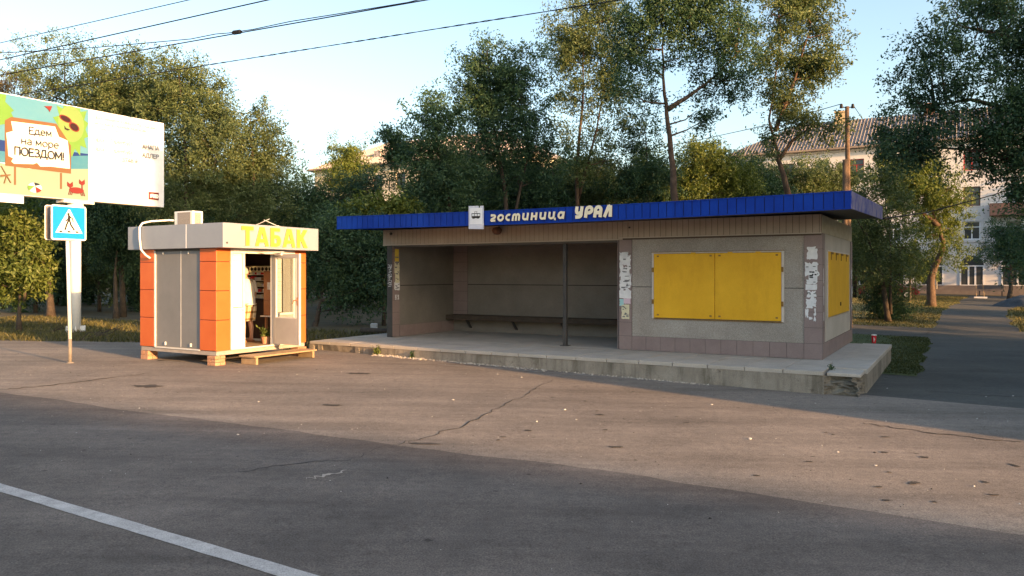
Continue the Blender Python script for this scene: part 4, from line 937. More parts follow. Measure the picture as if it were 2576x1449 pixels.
# ------------------------------------------------------------------ billboard
BC = Vector((-14.08, 25.0, 0)); bg0 = .09
bb = thing('billboard', 'large railway holiday billboard on a white column beside the kiosk', 'billboard', BC, VR)
BZ0, BZ1, BH = 4.50, 7.54, 3.08
cl = MB().tube([(0, .22, bg0 - .3), (0, .22, BZ0 + .1)], .16, 24).build('column', 'polewhite', bb, smooth=True)
for k in range(6):
    a = math.pi * k / 3; MB().box(.14, .32, -.015, .015, bg0 - .05, bg0 + .32, 0, Matrix.Translation((0, .22, 0)) @ Matrix.Rotation(a, 4, 'Z')).build('base_fin', 'polewhite', cl)
MB().tube([(0, .22, BZ0 - .30), (0, .22, BZ0 - .01)], .235, 20).box(-.5, .5, .0, .45, BZ0 - .09, BZ0 - .005).build('head_bracket', 'polewhite', cl)
MB().box(-BH, BH, .0, .40, BZ0, BZ1).build('panel_frame', 'polewhite', bb, bevel=.02)
face = MB().box(-BH + .02, BH - .02, -.012, -.0005, BZ0 + .02, BZ1 - .02).build('poster_face', 'whitesheet', bb)
def K(px, py):
    t = (px - CX) / F; k = (25 * t + 14.08) / (.504 - .864 * t); D = 25 + .864 * k; return (k, CAMH + (HY - py) / F * D)
def Z1(x, y): return K(x * .2451, 197.3 + y * .2451)       # from the enlarged view
def Z6(x, y): return K(x * .19607, 228.9 + y * .19607)
LAY = [0]
def flat(name, poly, mat, parent=None, lay=None):
    LAY[0] += 1; d = -.0125 - .0011 * (LAY[0] if lay is None else lay)
    m2 = M[mat] if mat in M else None
    return MB().prism(poly, d, -.012).build(name, mat, parent or face)
M['p_sky'] = mottled('printed_sky', (0.06, 0.215, 0.34), (0.10, 0.25, 0.34), .5); M['p_sea'] = mottled('printed_sea', (0.02, 0.15, 0.28), (0.07, 0.20, 0.27), .8); M['p_deep'] = new_mat('printed_deep_sea', (0.006, 0.03, 0.16), .7)
M['p_sand'] = mottled('printed_sand', (0.19, 0.27, 0.22), (0.20, 0.29, 0.25), .5); M['p_green'] = mottled('printed_leaf', (0.10, 0.235, 0.045), (0.13, 0.26, 0.06), .8); M['p_sun'] = mottled('printed_sun', (0.15, 0.25, 0.075), (0.17, 0.265, 0.09), .8); M['p_wood'] = new_mat('printed_board', (0.155, 0.082, 0.04), .8)
M['p_red'] = new_mat('printed_red', (0.16, 0.022, 0.022), .8); M['p_dark'] = new_mat('printed_dark', (0.028, 0.009, 0.012), .8); M['p_paper'] = new_mat('printed_paper', (0.80, 0.79, 0.72), .8); M['p_grey'] = new_mat('printed_grey', (0.016, 0.022, 0.034), .8); M['p_pale'] = new_mat('printed_pale_grey', (0.15, 0.21, 0.30), .8); M['p_mid'] = new_mat('printed_mid_grey', (0.075, 0.105, 0.15), .8)
kl = -BH + .03; km = Z1(905, 500)[0]; zt_, zb2 = BZ1 - .03, BZ0 + .03
zsea = Z1(850, 775)[1]; zsand = Z1(850, 960)[1]
flat('printed_sky', [(kl, zsea), (km, zsea), (km, zt_), (kl, zt_)], 'p_sky'); flat('printed_sea', [(kl, zsand), (km, zsand), (km, zsea), (kl, zsea)], 'p_sea'); flat('printed_sand', [(kl, zb2), (km, zb2), (km, zsand + .12), (Z1(300, 500)[0], zsand - .1), (kl, zsand + .05)], 'p_sand')
flat('printed_horizon', [(Z1(735, 760)[0], zsea - .12), (km, zsea - .03), (km, zsea + .02), (Z1(735, 760)[0], zsea + .02)], 'p_deep'); flat('printed_horizon', [(kl, zsea - .25), (Z1(60, 600)[0], zsea - .25), (Z1(60, 600)[0], zsea + .08), (kl, zsea + .08)], 'p_deep')
c = Z1(735, 470); sunp = []
for k in range(28):
    a = 2 * math.pi * k / 28; r = 1.0 if k % 2 else .72; sunp.append((min(km - .01, c[0] + .62 * r * math.cos(a)), min(zt_ - .015, c[1] - .1 + .98 * r * math.sin(a))))
flat('printed_sun_rays', sunp, 'p_green'); flat('printed_sun', [(min(km - .01, c[0] - .02 + .42 * math.cos(t)), c[1] + .58 * math.sin(t)) for t in [2 * math.pi * i / 26 for i in range(26)]], 'p_sun')
flat('printed_palm', [(kl, Z1(0, 160)[1])] + [Z1(*p) for p in ((60, 170), (50, 240), (140, 330), (110, 350), (170, 470), (130, 480), (155, 560), (90, 520), (40, 470))] + [(kl, Z1(0, 560)[1])], 'p_green')
flat('printed_board', [Z1(*p) for p in ((45, 430), (110, 395), (575, 465), (640, 560), (725, 690), (725, 978), (50, 895))], 'p_wood')
pg = [(110, 440), (560, 495), (600, 600), (690, 640), (705, 780), (712, 928), (520, 905), (410, 905), (375, 865), (340, 880), (140, 875), (85, 830), (75, 700), (60, 560), (130, 540)]
flat('printed_page', [Z1(*p) for p in pg], 'p_paper')
for a_, b_ in (((140, 905), (160, 1093)), ((612, 970), (632, 1135))):
    flat('printed_post', [Z1(a_[0], a_[1]), Z1(b_[0], a_[1]), Z1(b_[0], b_[1]), Z1(a_[0], b_[1])], 'p_wood')
for cx_, cy_, rx, ry in ((668, 415, .20, .105), (757, 500, .17, .14)):
    cc = Z1(cx_, cy_)
    for rr_, mt in ((1.0, 'p_red'), (.78, 'p_dark')):
        flat('printed_sunglasses', [(cc[0] + rx * rr_ * math.cos(t), cc[1] + ry * rr_ * math.sin(t) - .25 * rx * rr_ * math.cos(t)) for t in [2 * math.pi * i / 18 for i in range(18)]], mt)
flat('printed_smile', [Z1(*p) for p in ((655, 485), (672, 510), (718, 528), (690, 535), (660, 522))], 'p_dark')
flat('printed_starfish', [Z1(*p) for p in ((50, 890), (60, 790), (90, 800), (130, 820), (112, 850), (130, 878))], 'p_wood')
flat('printed_flower', [Z1(*p) for p in ((450, 285), (530, 285), (520, 315), (505, 345), (490, 320))], 'p_red')
bc = Z1(352, 1122)
for k, mt in enumerate(('p_red', 'p_paper', 'p_grey', 'p_paper', 'p_green', 'p_paper')):
    a0 = R(-80 + 60 * k); flat('printed_ball', [(bc[0], bc[1] + .05)] + [(bc[0] + .21 * math.cos(a0 + R(60) * i / 5), bc[1] + .155 * math.sin(a0 + R(60) * i / 5)) for i in range(6)], mt, lay=24)
LAY[0] = 26
cc = Z1(780, 1150); flat('printed_crab', [(cc[0] + .24 * math.cos(t), cc[1] + .10 * math.sin(t)) for t in [2 * math.pi * i / 18 for i in range(18)]], 'p_red')
for cx_, cy_ in ((714, 1095), (836, 1072)):
    q = Z1(cx_, cy_); flat('printed_claw', [(q[0] - .09, q[1] + .10), (q[0] - .01, q[1] + .03), (q[0] + .08, q[1] + .11), (q[0] + .09, q[1] - .03), (q[0] + .01, q[1] - .09), (q[0] - .09, q[1] - .03)], 'p_red')
    flat('printed_claw_arm', [(q[0] - .012, q[1] - .08), (q[0] + .012, q[1] - .08), (cc[0] + (-.18 if cx_ < 780 else .2), cc[1] + .02), (cc[0] + (-.21 if cx_ < 780 else .17), cc[1] + .02)], 'p_red')
for s in (-1, 1):
    for k in range(3): x = cc[0] + s * (.12 + .05 * k); flat('printed_leg', [(x, cc[1] - .04), (x + s * .015, cc[1] - .04), (x + s * .05, cc[1] - .16), (x + s * .035, cc[1] - .16)], 'p_red')
flat('printed_deckchair', [Z1(0, 990), Z1(100, 985), Z1(100, 995), Z1(0, 1010)], 'p_wood'); flat('printed_deckchair', [Z1(0, 900), Z1(8, 900), Z1(108, 1070), Z1(100, 1074)], 'p_wood'); flat('printed_deckchair', [Z1(32, 1078), Z1(40, 1078), Z1(62, 1000), Z1(54, 1000)], 'p_wood')
D_ = -.0125 - .0011 * 48
def ov(cx, cy, rx, ry, a0=0, a1=360, n=14): return arc(cx, cy, rx, ry, a0, a1, n)
SF = {                                                     # plain sans strokes: x-height .7, capitals 1
 'Е': ([[(.08, 0), (.08, 1), (.56, 1)], [(.08, .52), (.50, .52)], [(.08, 0), (.56, 0)]], .66), 'д': ([[(.12, .10), (.20, .70), (.52, .70), (.52, .10)], [(.02, -.14), (.02, .08), (.64, .08), (.64, -.14)]], .70),
 'е': ([[(.08, .38), (.56, .38)], ov(.32, .35, .24, .35, 0, 310)], .66), 'м': ([[(.08, 0), (.10, .70), (.36, .14), (.62, .70), (.64, 0)]], .76), 'н': ([[(.08, 0), (.08, .7)], [(.52, 0), (.52, .7)], [(.08, .36), (.52, .36)]], .64),
 'а': ([[(.10, .60), (.26, .70), (.42, .66), (.50, .52), (.50, 0)], ov(.29, .19, .21, .19)], .62), 'о': ([ov(.33, .35, .25, .35)], .68), 'р': ([[(.08, -.26), (.08, .70)], ov(.32, .35, .24, .35)], .66),
 'П': ([[(.08, 0), (.08, 1), (.62, 1), (.62, 0)]], .74), 'О': ([ov(.42, .5, .36, .5, 0, 360, 20)], .86), 'З': ([ov(.26, .76, .26, .24, 140, -90, 8) + ov(.27, .27, .30, .25, 90, -140, 8)], .66), 'Д': ([[(.14, .12), (.26, 1), (.62, 1), (.62, .12)], [(.02, -.16), (.02, .10), (.78, .10), (.78, -.16)]], .84),
 'М': ([[(.08, 0), (.10, 1), (.44, .22), (.78, 1), (.80, 0)]], .92), '!': ([[(.10, .30), (.10, 1)], [(.10, 0), (.10, .10)]], .24), 'А': ([[(.04, 0), (.36, 1), (.68, 0)], [(.17, .34), (.55, .34)]], .74), 'Н': ([[(.08, 0), (.08, 1)], [(.62, 0), (.62, 1)], [(.08, .52), (.62, .52)]], .74),
 'Л': ([[(.02, 0), (.16, .1), (.24, 1), (.62, 1), (.62, 0)]], .74), 'Р': ([[(.08, 0), (.08, 1), (.30, 1)] + ov(.30, .74, .26, .26, 90, -90, 8) + [(.08, .48)]], .64), '3': ([ov(.26, .76, .24, .24, 140, -90, 8) + ov(.27, .27, .28, .25, 90, -140, 8)], .62), '7': ([[(.04, 1), (.54, 1), (.22, 0)]], .60),
 '4': ([[(.42, 0), (.42, 1), (.04, .30), (.58, .30)]], .64), '8': ([ov(.30, .76, .21, .24), ov(.30, .26, .26, .26)], .62), '₽': ([[(.14, 0), (.14, 1), (.34, 1)] + ov(.34, .74, .24, .26, 90, -90, 8) + [(.02, .48)], [(.02, .28), (.48, .28)]], .64),
 'и': ([[(.08, .7), (.08, 0), (.52, .7), (.52, 0)]], .64), 'г': ([[(.08, 0), (.08, .7), (.46, .7)]], .48), 'л': ([[(.02, 0), (.12, .08), (.18, .7), (.52, .7), (.52, 0)]], .62), 'ш': ([[(.08, .7), (.08, 0), (.72, 0), (.72, .7)], [(.40, 0), (.40, .7)]], .82), 'с': ([ov(.32, .35, .24, .35, 50, 310)], .58),
 'в': ([[(.08, 0), (.08, .7), (.34, .7), (.44, .54), (.34, .38), (.08, .38)], [(.34, .38), (.50, .2), (.34, 0), (.08, 0)]], .60), 'т': ([[(.02, .7), (.50, .7)], [(.26, 0), (.26, .7)]], .54), 'ь': ([[(.08, .7), (.08, 0), (.34, 0), (.48, .2), (.34, .40), (.08, .40)]], .56), 'п': ([[(.08, 0), (.08, .7), (.52, .7), (.52, 0)]], .62),
 'з': ([ov(.22, .53, .20, .17, 140, -90, 6) + ov(.23, .18, .23, .18, 90, -140, 6)], .52), 'к': ([[(.08, 0), (.08, .7)], [(.48, .7), (.10, .34), (.50, 0)]], .54), 'у': ([[(.02, .7), (.26, .04)], [(.50, .7), (.20, -.22), (.04, -.26)]], .54), 'я': ([[(.48, 0), (.48, .7), (.20, .7), (.08, .54), (.20, .36), (.48, .36)], [(.26, .36), (.04, 0)]], .58),
 'ы': ([[(.08, .7), (.08, 0), (.32, 0), (.42, .2), (.32, .40), (.08, .40)], [(.62, 0), (.62, .7)]], .74), 'х': ([[(.02, .7), (.50, 0)], [(.50, .7), (.02, 0)]], .54), 'б': ([ov(.32, .30, .24, .30), [(.08, .34), (.12, .78), (.28, .94), (.54, .98)]], .66), '-': ([[(.08, .34), (.42, .34)]], .50), ' ': ([], .34)}
def btext(body, p0, p1, hpx, mat, off=.006, top=None):
    a = Z1(*p0); b = Z1(*p1); w = b[0] - a[0]; tot = sum(SF[c][1] for c in body); k = w / tot; h = hpx * .70; mb = MB(); x = 0; wt = h * (.10 if off < .004 else .125 if off < .01 else .165) / 2; n = 0
    for c in body:
        for pts in SF[c][0]:
            P = [Vector((x + q[0] * k, q[1] * h)) for q in pts]
            for i in range(len(P) - 1):
                d = P[i + 1] - P[i]
                if d.length < 1e-6: continue
                d.normalize(); nn = Vector((-d.y, d.x)) * wt; e = d * wt * .7; n += 1
                mb.prism([(v.x, v.y) for v in (P[i] + nn - e, P[i] - nn - e, P[i + 1] - nn + e, P[i + 1] + nn + e)], -.0004 - .00003 * (n % 9), .0006)
        x += SF[c][1] * k
    o = mb.build('printed_words', mat, face); o.location = (a[0], D_, a[1]); o.rotation_euler = (0, -math.atan2(b[1] - a[1], w), 0)
btext('Едем', (285, 570), (525, 600), .31, 'p_grey'); btext('на море', (205, 670), (598, 722), .31, 'p_grey'); btext('ПОЕЗДОМ!', (135, 780), (652, 842), .335, 'p_grey', .012)
btext('Приглашаем совершить поездку', (948, 405), (1610, 528), .135, 'p_mid', .002); btext('на море в прямых поездах', (948, 465), (1495, 553), .135, 'p_mid', .002); btext('по маршрутам', (960, 520), (1220, 553), .125, 'p_pale', 0)
btext('Орск - Оренбург -', (945, 640), (1400, 695), .20, 'p_pale', 0); btext('АНАПА', (1450, 720), (1625, 742), .205, 'p_grey', .008); btext('Орск - Оренбург -', (945, 735), (1400, 785), .20, 'p_pale', 0); btext('АДЛЕР', (1450, 808), (1622, 828), .205, 'p_grey', .008)
btext('от', (1170, 848), (1220, 852), .15, 'p_pale', 0); btext('3748 ₽', (1240, 855), (1410, 873), .18, 'p_mid', .006)
q0_, q1_ = Z1(1522, 1240), Z1(1622, 1175)
flat('printed_logo', [q0_, (q1_[0], q0_[1]), q1_, (q0_[0], q1_[1])], 'p_red', lay=30)
lw2 = q1_[0] - q0_[0]; lh2 = q1_[1] - q0_[1]
lm = MB(); 
for k_, pts in enumerate(([(.14, .28), (.14, .62), (.30, .66), (.34, .52), (.26, .44), (.14, .44)], [(.40, .30), (.62, .66)], [(.40, .66), (.62, .30)], [(.51, .30), (.51, .66)], [(.68, .30), (.68, .66), (.84, .66), (.88, .48), (.84, .30), (.68, .30)])):
    for i_ in range(len(pts) - 1):
        a_, b_ = Vector((pts[i_][0] * lw2, pts[i_][1] * lh2)), Vector((pts[i_ + 1][0] * lw2, pts[i_ + 1][1] * lh2)); d_ = (b_ - a_).normalized(); nn_ = Vector((-d_.y, d_.x)) * .026; e_ = d_ * .02
        lm.prism([(q0_[0] + v.x, q0_[1] + v.y) for v in (a_ + nn_ - e_, a_ - nn_ - e_, b_ - nn_ + e_, b_ + nn_ + e_)], D_ - .0001 * (k_ + i_), D_ + .001)
lm.build('logo_letters', 'p_paper', face)
MB().box(-BH + .2, Z1(238, 1200)[0], -.03, .02, BZ0 - .24, BZ0 - .01).build('owner_plate', 'whitesheet', bb)

# ------------------------------------------------------------------ trees and shrubs
def leaves_mesh(name, P, size, mat, parent, droop=.35, aspect=.42):
    n = len(P); P = np.asarray(P, dtype=np.float64)
    d = rng.normal(size=(n, 3)); d[:, 2] -= droop; d /= np.linalg.norm(d, axis=1, keepdims=True)
    e = rng.normal(size=(n, 3)); e -= (e * d).sum(1, keepdims=True) * d; e /= np.linalg.norm(e, axis=1, keepdims=True)
    L = size * rng.uniform(.6, 1.35, (n, 1)); w = L * aspect
    v = np.stack([P, P + d * L * .45 + e * w * .5, P + d * L, P + d * L * .45 - e * w * .5], 1).reshape(-1, 3).astype(np.float32)
    me = bpy.data.meshes.new(name); me.vertices.add(4 * n); me.vertices.foreach_set('co', v.ravel())
    me.loops.add(4 * n); me.loops.foreach_set('vertex_index', np.arange(4 * n, dtype=np.int32))
    me.polygons.add(n); me.polygons.foreach_set('loop_start', np.arange(0, 4 * n, 4, dtype=np.int32)); me.polygons.foreach_set('loop_total', np.full(n, 4, dtype=np.int32))
    me.materials.append(M[mat]); me.update(calc_edges=True); me.validate()
    o = bpy.data.objects.new(name, me); COL.objects.link(o); o.parent = parent; return o
def crown_points(lobes, dens, tw, center, csize=.42, per=64, droop=.35):
    pts = []; lobes = list(lobes)
    for i in range(len(lobes)):                              # fill between neighbouring lobes
        for k in range(i + 1, len(lobes)):
            (c, r), (c2, r2) = lobes[i], lobes[k]
            if np.linalg.norm(c - c2) < .75 * (r[0] + r2[0]) and len(lobes) < 90: lobes.append(((c + c2) / 2 + rng.normal(size=3) * .15, (r + r2) * .30))
    for c, r in lobes:
        rm = (r[0] * r[1] * r[2]) ** (1 / 3); n = max(5, int(30 * dens * max(rm, .35) ** 2 / (csize / .42)))
        for _ in range(n):
            q = rng.normal(size=3); q /= np.linalg.norm(q); wisp = rng.random() < .16
            rad = rng.uniform(1.0, 1.32) if wisp else rng.uniform(.2, 1.05) ** .6
            p = c + q * rad * r; s = csize * rng.uniform(.7, 1.5) * (.8 if wisp else 1)
            m_ = int(per * rng.uniform(.5, 1.4) * (.4 if wisp else 1)); k = 3
            if tw is not None and rng.random() < .22: m1 = c * .5 + p * .5 + rng.normal(size=3) * .12; tw.tube([tuple(c), tuple(m1), tuple(p)], [.014, .010, .004], 3, cap=False)
            for _k in range(k):                              # a spray of leaves along a twig
                d = q * .9 + rng.normal(size=3) * .8; d[2] += .25 - droop * .7; d /= np.linalg.norm(d)
                mm = max(3, m_ // k); t = rng.random(mm) ** .8
                pts.append(p + d * (t[:, None] * s * 1.7) + rng.normal(size=(mm, 3)) * (.05 + .16 * s * (1 - .6 * t[:, None])))
    return np.concatenate(pts)
def tree(name, label, cat, px, D, trunks, lobes, mat='leafdark', bark='bark', dens=1.0, leaf=.13, tr=.13, csize=.42, group=None, droop=.35, per=130, depth=1.0):
    bx = (px - CX) / F * D; bz = gz(bx, D); base = Vector((bx, D, bz)); t = thing(name, label, cat, base, 0, group)
    tw = MB(); first = True; allp = []
    for tk in trunks:
        dd = 0
        pts = []
        for i, (a, b) in enumerate(tk):
            p = W(a, b, D) - base
            if i == 0 and first: p.z = -.1
            pts.append(p)
        r0 = tr if first else tr * .6
        fine = []
        for i in range(len(pts) - 1):
            for k in range(4):
                f = k / 4; q = pts[i] * (1 - f) + pts[i + 1] * f
                if i + k: q += Vector((random.uniform(-1, 1), random.uniform(-1, 1), 0)) * r0 * .18
                fine.append(q)
        fine.append(pts[-1]); n = len(fine)
        tw.tube(fine, [r0 * (1.25 if i == 0 and first else 1) * (1 - .88 * (i / (n - 1)) ** .8) for i in range(n)], 9); allp += fine[2:]; first = False
    L = []
    if 1100 < px < 1400: dens *= 1.3
    if 1450 < px < 2050: dens *= 1.3
    if 1050 < px < 2120: dens *= 1.12; leaf *= 1.08
    if px > 2600: dens *= 1.15; leaf *= 1.1
    for a, b, rx, ry in lobes:
        r = np.array([rx * D / F, 0, ry * D / F]); r[1] = (r[0] + r[2]) / 2 * depth
        c = W(a, b, D) - base; dy = random.uniform(-.8, 1.1) * r[1] * depth
        s = (D + dy) / D; c = Vector(((bx + c.x) * s - bx, c.y + dy, (c.z + base.z - CAMH) * s + CAMH - base.z))
        L.append((np.array(c), r))
        q = min(allp, key=lambda p: (p - c).length + 1.1 * max(0.0, p.z - c.z + .35 * math.hypot(p.x - c.x, p.y - c.y))); mid = (q * .5 + c * .5) + Vector((random.uniform(-.2, .2), random.uniform(-.2, .2), -.18 * (c - q).length * .4))
        ln_ = (c - q).length; tw.tube([q, mid, c], [min(tr * .38, .02 + .014 * ln_), .016 + .006 * ln_, .010], 6, cap=False)
    P = crown_points(L, dens, tw, None, csize, per, droop)
    tw.build('trunk', bark, t, smooth=True); leaves_mesh('crown', P, leaf * .86, mat, t, droop)
    return t
T = tree
GL_ = 'trees on the left, behind the billboard and kiosk'
T('leafy_tree', 'thin dull brownish tree at the far left edge above the billboard', 'tree', 5, 42, [[(5, 800), (8, 400), (15, 180)]], [(5, 190, 50, 35), (45, 235, 45, 35), (10, 260, 60, 40)], 'leafdry', dens=.8, group=GL_)
T('leafy_tree', 'tall sparse sunlit tree rising behind the billboard', 'tree', 180, 36, [[(185, 790), (175, 500), (165, 300), (160, 120)]], [(110, 140, 42, 36), (165, 105, 36, 28), (215, 150, 42, 40), (125, 215, 55, 45), (200, 230, 60, 50), (60, 200, 45, 32), (90, 280, 60, 45), (170, 320, 60, 55), (230, 300, 45, 60)], 'leafmid', dens=.75, leaf=.125, group=GL_)
T('leafy_tree', 'broad olive tree standing right of the tallest one behind the billboard', 'tree', 310, 34, [[(310, 800), (302, 500), (312, 250), (322, 150)]], [(260, 185, 48, 46), (318, 150, 42, 32), (300, 235, 70, 55), (370, 200, 58, 50), (280, 310, 70, 60), (360, 300, 72, 70), (245, 270, 45, 55), (330, 400, 80, 70), (390, 260, 45, 45)], 'leafmid', dens=1.1, group=GL_)
T('leafy_tree', 'dense rounded olive tree above the kiosk roof', 'tree', 470, 32, [[(480, 800), (470, 550), (465, 330), (450, 190)]], [(430, 175, 50, 38), (478, 220, 62, 50), (530, 250, 42, 52), (420, 270, 70, 60), (500, 320, 72, 65), (538, 385, 58, 58), (440, 390, 75, 65), (500, 460, 80, 60), (555, 310, 30, 45), (430, 500, 70, 60)], 'leafmid', dens=1.35, group=GL_)
T('leafy_tree', 'dark green tree with a narrow top right of the kiosk air conditioner', 'tree', 640, 34, [[(640, 805), (640, 560), (636, 400), (630, 280)]], [(620, 285, 34, 32), (662, 285, 33, 30), (605, 350, 50, 48), (660, 358, 55, 50), (690, 420, 50, 50), (622, 440, 65, 55), (560, 460, 60, 60), (680, 500, 60, 55), (600, 540, 70, 55)], 'leafmid', dens=1.15, group=GL_)
T('leafy_tree', 'low spreading dark tree between the billboard column and the kiosk', 'tree', 290, 33, [[(292, 825), (290, 690), (300, 560)]], [(265, 590, 60, 50), (325, 560, 55, 50), (300, 640, 60, 45), (240, 540, 55, 50), (350, 610, 50, 50), (200, 480, 60, 50), (270, 490, 60, 45), (340, 490, 60, 45)], 'leafdark', dens=1.0, group=GL_)
T('leafy_tree', 'shadowy tree behind the road sign with bare lower trunk', 'tree', 125, 34, [[(128, 820), (122, 690), (118, 540)]], [(120, 540, 60, 45), (60, 520, 60, 45), (170, 540, 50, 50), (100, 480, 70, 45), (0, 500, 60, 60), (190, 600, 40, 45)], 'leafdark', dens=1.0, tr=.2, group=GL_)
T('bushy_tree', 'dark bushy tree filling the gap behind the right half of the kiosk', 'tree', 740, 37, [[(742, 805), (740, 600), (750, 480)]], [(730, 480, 58, 48), (780, 505, 58, 42), (700, 560, 70, 60), (770, 580, 70, 60), (840, 500, 58, 45), (830, 575, 60, 60), (900, 505, 58, 38), (890, 565, 60, 50), (760, 660, 70, 60), (840, 660, 60, 60), (660, 600, 60, 60), (930, 460, 50, 35)], 'leafdark', dens=1.15, group=GL_)
T('leafy_tree', 'dark tree with pale leaning trunk just right of the kiosk', 'tree', 792, 28, [[(792, 828), (800, 785), (808, 755), (818, 660)]], [(820, 640, 58, 48), (870, 600, 62, 52), (805, 700, 45, 42), (860, 690, 55, 48), (920, 640, 55, 50), (930, 720, 50, 48), (885, 755, 50, 36), (960, 600, 40, 42), (840, 570, 50, 40), (960, 690, 35, 50)], 'leafdark', dens=1.2, tr=.13, group=GL_)
T('leafy_tree', 'light airy sunlit tree in front of the far pale building', 'tree', 868, 52, [[(868, 740), (870, 480), (860, 410)]], [(845, 382, 34, 26), (890, 375, 34, 24), (870, 412, 45, 25), (912, 440, 40, 25), (838, 440, 40, 30), (880, 470, 55, 30)], 'leaflight', dens=.28, leaf=.16, group=GL_)
T('maple_bush', 'sunlit yellow green maple bush at the left edge below the billboard', 'bush', 45, 25.5, [[(48, 812), (50, 690)], [(60, 760), (75, 640)]], [(15, 565, 52, 42), (68, 578, 45, 46), (28, 640, 52, 50), (85, 645, 30, 42), (55, 700, 40, 36), (5, 700, 40, 40), (-30, 600, 50, 70)], 'leaflight', dens=1.3, leaf=.17, tr=.10, droop=.6, csize=.34)
GC_ = 'trees behind the shelter roof'
T('sapling', 'thin leaning sapling with small leaf tufts left of the central trees', 'tree', 1040, 31, [[(1040, 700), (1035, 560), (1010, 460), (985, 380), (978, 335)]], [(975, 342, 18, 15), (990, 352, 14, 13), (1000, 382, 17, 14), (988, 400, 14, 12), (1010, 390, 14, 12)], 'leafdark', dens=1.4, tr=.06, csize=.22)
T('leafy_tree', 'dark rounded tree at the left end of the trees behind the shelter', 'tree', 1125, 29, [[(1125, 760), (1135, 560), (1120, 450), (1098, 330)]], [(1080, 312, 48, 40), (1120, 300, 42, 42), (1070, 370, 38, 44), (1120, 380, 55, 52), (1090, 440, 58, 50), (1070, 470, 42, 40), (1140, 470, 50, 50), (1160, 420, 40, 45)], 'leafdark', dens=1.05, group=GC_)
T('leafy_tree', 'tall dark tree with spiky twin tops left of centre behind the shelter', 'tree', 1285, 31, [[(1290, 760), (1270, 480), (1240, 300), (1225, 130)], [(1290, 560), (1330, 380), (1300, 180)]], [(1225, 108, 20, 30), (1190, 150, 26, 36), (1210, 195, 45, 42), (1258, 162, 32, 38), (1290, 190, 32, 52), (1340, 165, 32, 48), (1180, 245, 42, 42), (1250, 255, 58, 52), (1320, 262, 52, 52), (1190, 320, 52, 48), (1260, 352, 62, 52), (1340, 350, 52, 52), (1220, 430, 58, 52), (1310, 442, 62, 52), (1385, 425, 42, 55)], 'leafdark', dens=.95, group=GC_)
T('leafy_tree', 'tall tree with sunlit brownish top right of the spiky one', 'tree', 1470, 34, [[(1462, 770), (1450, 440), (1465, 260), (1470, 60)], [(1455, 500), (1500, 330), (1530, 160)]], [(1430, 62, 45, 55), (1480, 22, 50, 45), (1540, 42, 50, 50), (1412, 132, 42, 48), (1470, 122, 52, 52), (1540, 132, 52, 52), (1422, 222, 40, 42), (1490, 222, 52, 46), (1548, 222, 45, 46), (1450, 300, 45, 40), (1520, 312, 45, 36), (1440, 395, 55, 46), (1520, 405, 55, 46)], 'leafmid', dens=.72, bark='barkwarm', group=GC_)
T('elm_tree', 'big forked elm with bare leaning trunk behind the middle of the shelter', 'tree', 1700, 26.5, [[(1702, 790), (1698, 500), (1690, 400), (1678, 285), (1668, 190), (1665, 60)], [(1680, 275), (1735, 240), (1795, 195), (1850, 140)]], [(1600, 62, 56, 46), (1670, 32, 56, 42), (1750, 42, 62, 46), (1830, 52, 56, 46), (1882, 112, 40, 46), (1800, 132, 56, 44), (1720, 122, 46, 40), (1620, 152, 50, 42), (1578, 112, 42, 42), (1850, 200, 40, 36), (1795, 225, 45, 32), (1750, 280, 28, 20), (1775, 300, 24, 16), (1592, 232, 42, 32), (1640, 250, 30, 24), (1700, -30, 90, 40), (1840, -20, 60, 40)], 'leafdark', bark='barkwarm', dens=.85, tr=.17, leaf=.115, csize=.36)
T('leafy_tree', 'lower tree left of the big forked elm, behind the shelter sign', 'tree', 1630, 35, [[(1632, 780), (1630, 480), (1622, 330)]], [(1618, 350, 38, 45), (1650, 420, 48, 46), (1582, 420, 48, 46), (1562, 480, 60, 36), (1640, 480, 60, 36), (1600, 300, 35, 30)], 'leafdark', dens=.85, group=GC_)
T('bushy_tree', 'bright yellow green bushy tree right of the forked elm trunk', 'tree', 1790, 38, [[(1790, 770), (1790, 520), (1785, 390)]], [(1760, 420, 52, 46), (1820, 432, 48, 42), (1740, 480, 58, 38), (1860, 472, 52, 36), (1790, 382, 32, 22), (1735, 380, 25, 30)], 'leaflight', dens=1.0, leaf=.14, group=GC_)
T('elm_tree', 'slender leaning elm with tall narrow crown in front of the white building', 'tree', 2005, 30, [[(2010, 790), (1985, 490), (1962, 415), (1955, 385), (1935, 300), (1958, 140)], [(1960, 400), (1992, 355), (2040, 320), (2100, 318)], [(1950, 330), (2000, 200), (2040, 60)]], [(1960, 42, 56, 46), (2040, 32, 46, 42), (2090, 82, 30, 40), (1922, 112, 40, 40), (1990, 112, 55, 46), (2060, 142, 45, 40), (1950, 182, 50, 40), (2020, 192, 45, 40), (2078, 170, 28, 28), (1958, 250, 38, 32), (2005, 245, 30, 26), (1942, 310, 30, 32), (2010, 318, 38, 18), (2060, 312, 38, 20), (2100, 325, 28, 15), (1940, 362, 26, 22), (2000, -20, 70, 40)], 'leafmid', bark='barkwarm', dens=.78, tr=.16, csize=.36)
T('bushy_tree', 'dark green low trees hiding the base of the white building', 'tree', 2020, 42, [[(2020, 760), (2020, 480)]], [(1905, 465, 58, 36), (1960, 455, 46, 32), (2040, 440, 46, 32), (2090, 455, 52, 40), (2010, 480, 58, 30), (2130, 480, 45, 40)], 'leafmid', dens=1.05, leaf=.14, group=GC_)
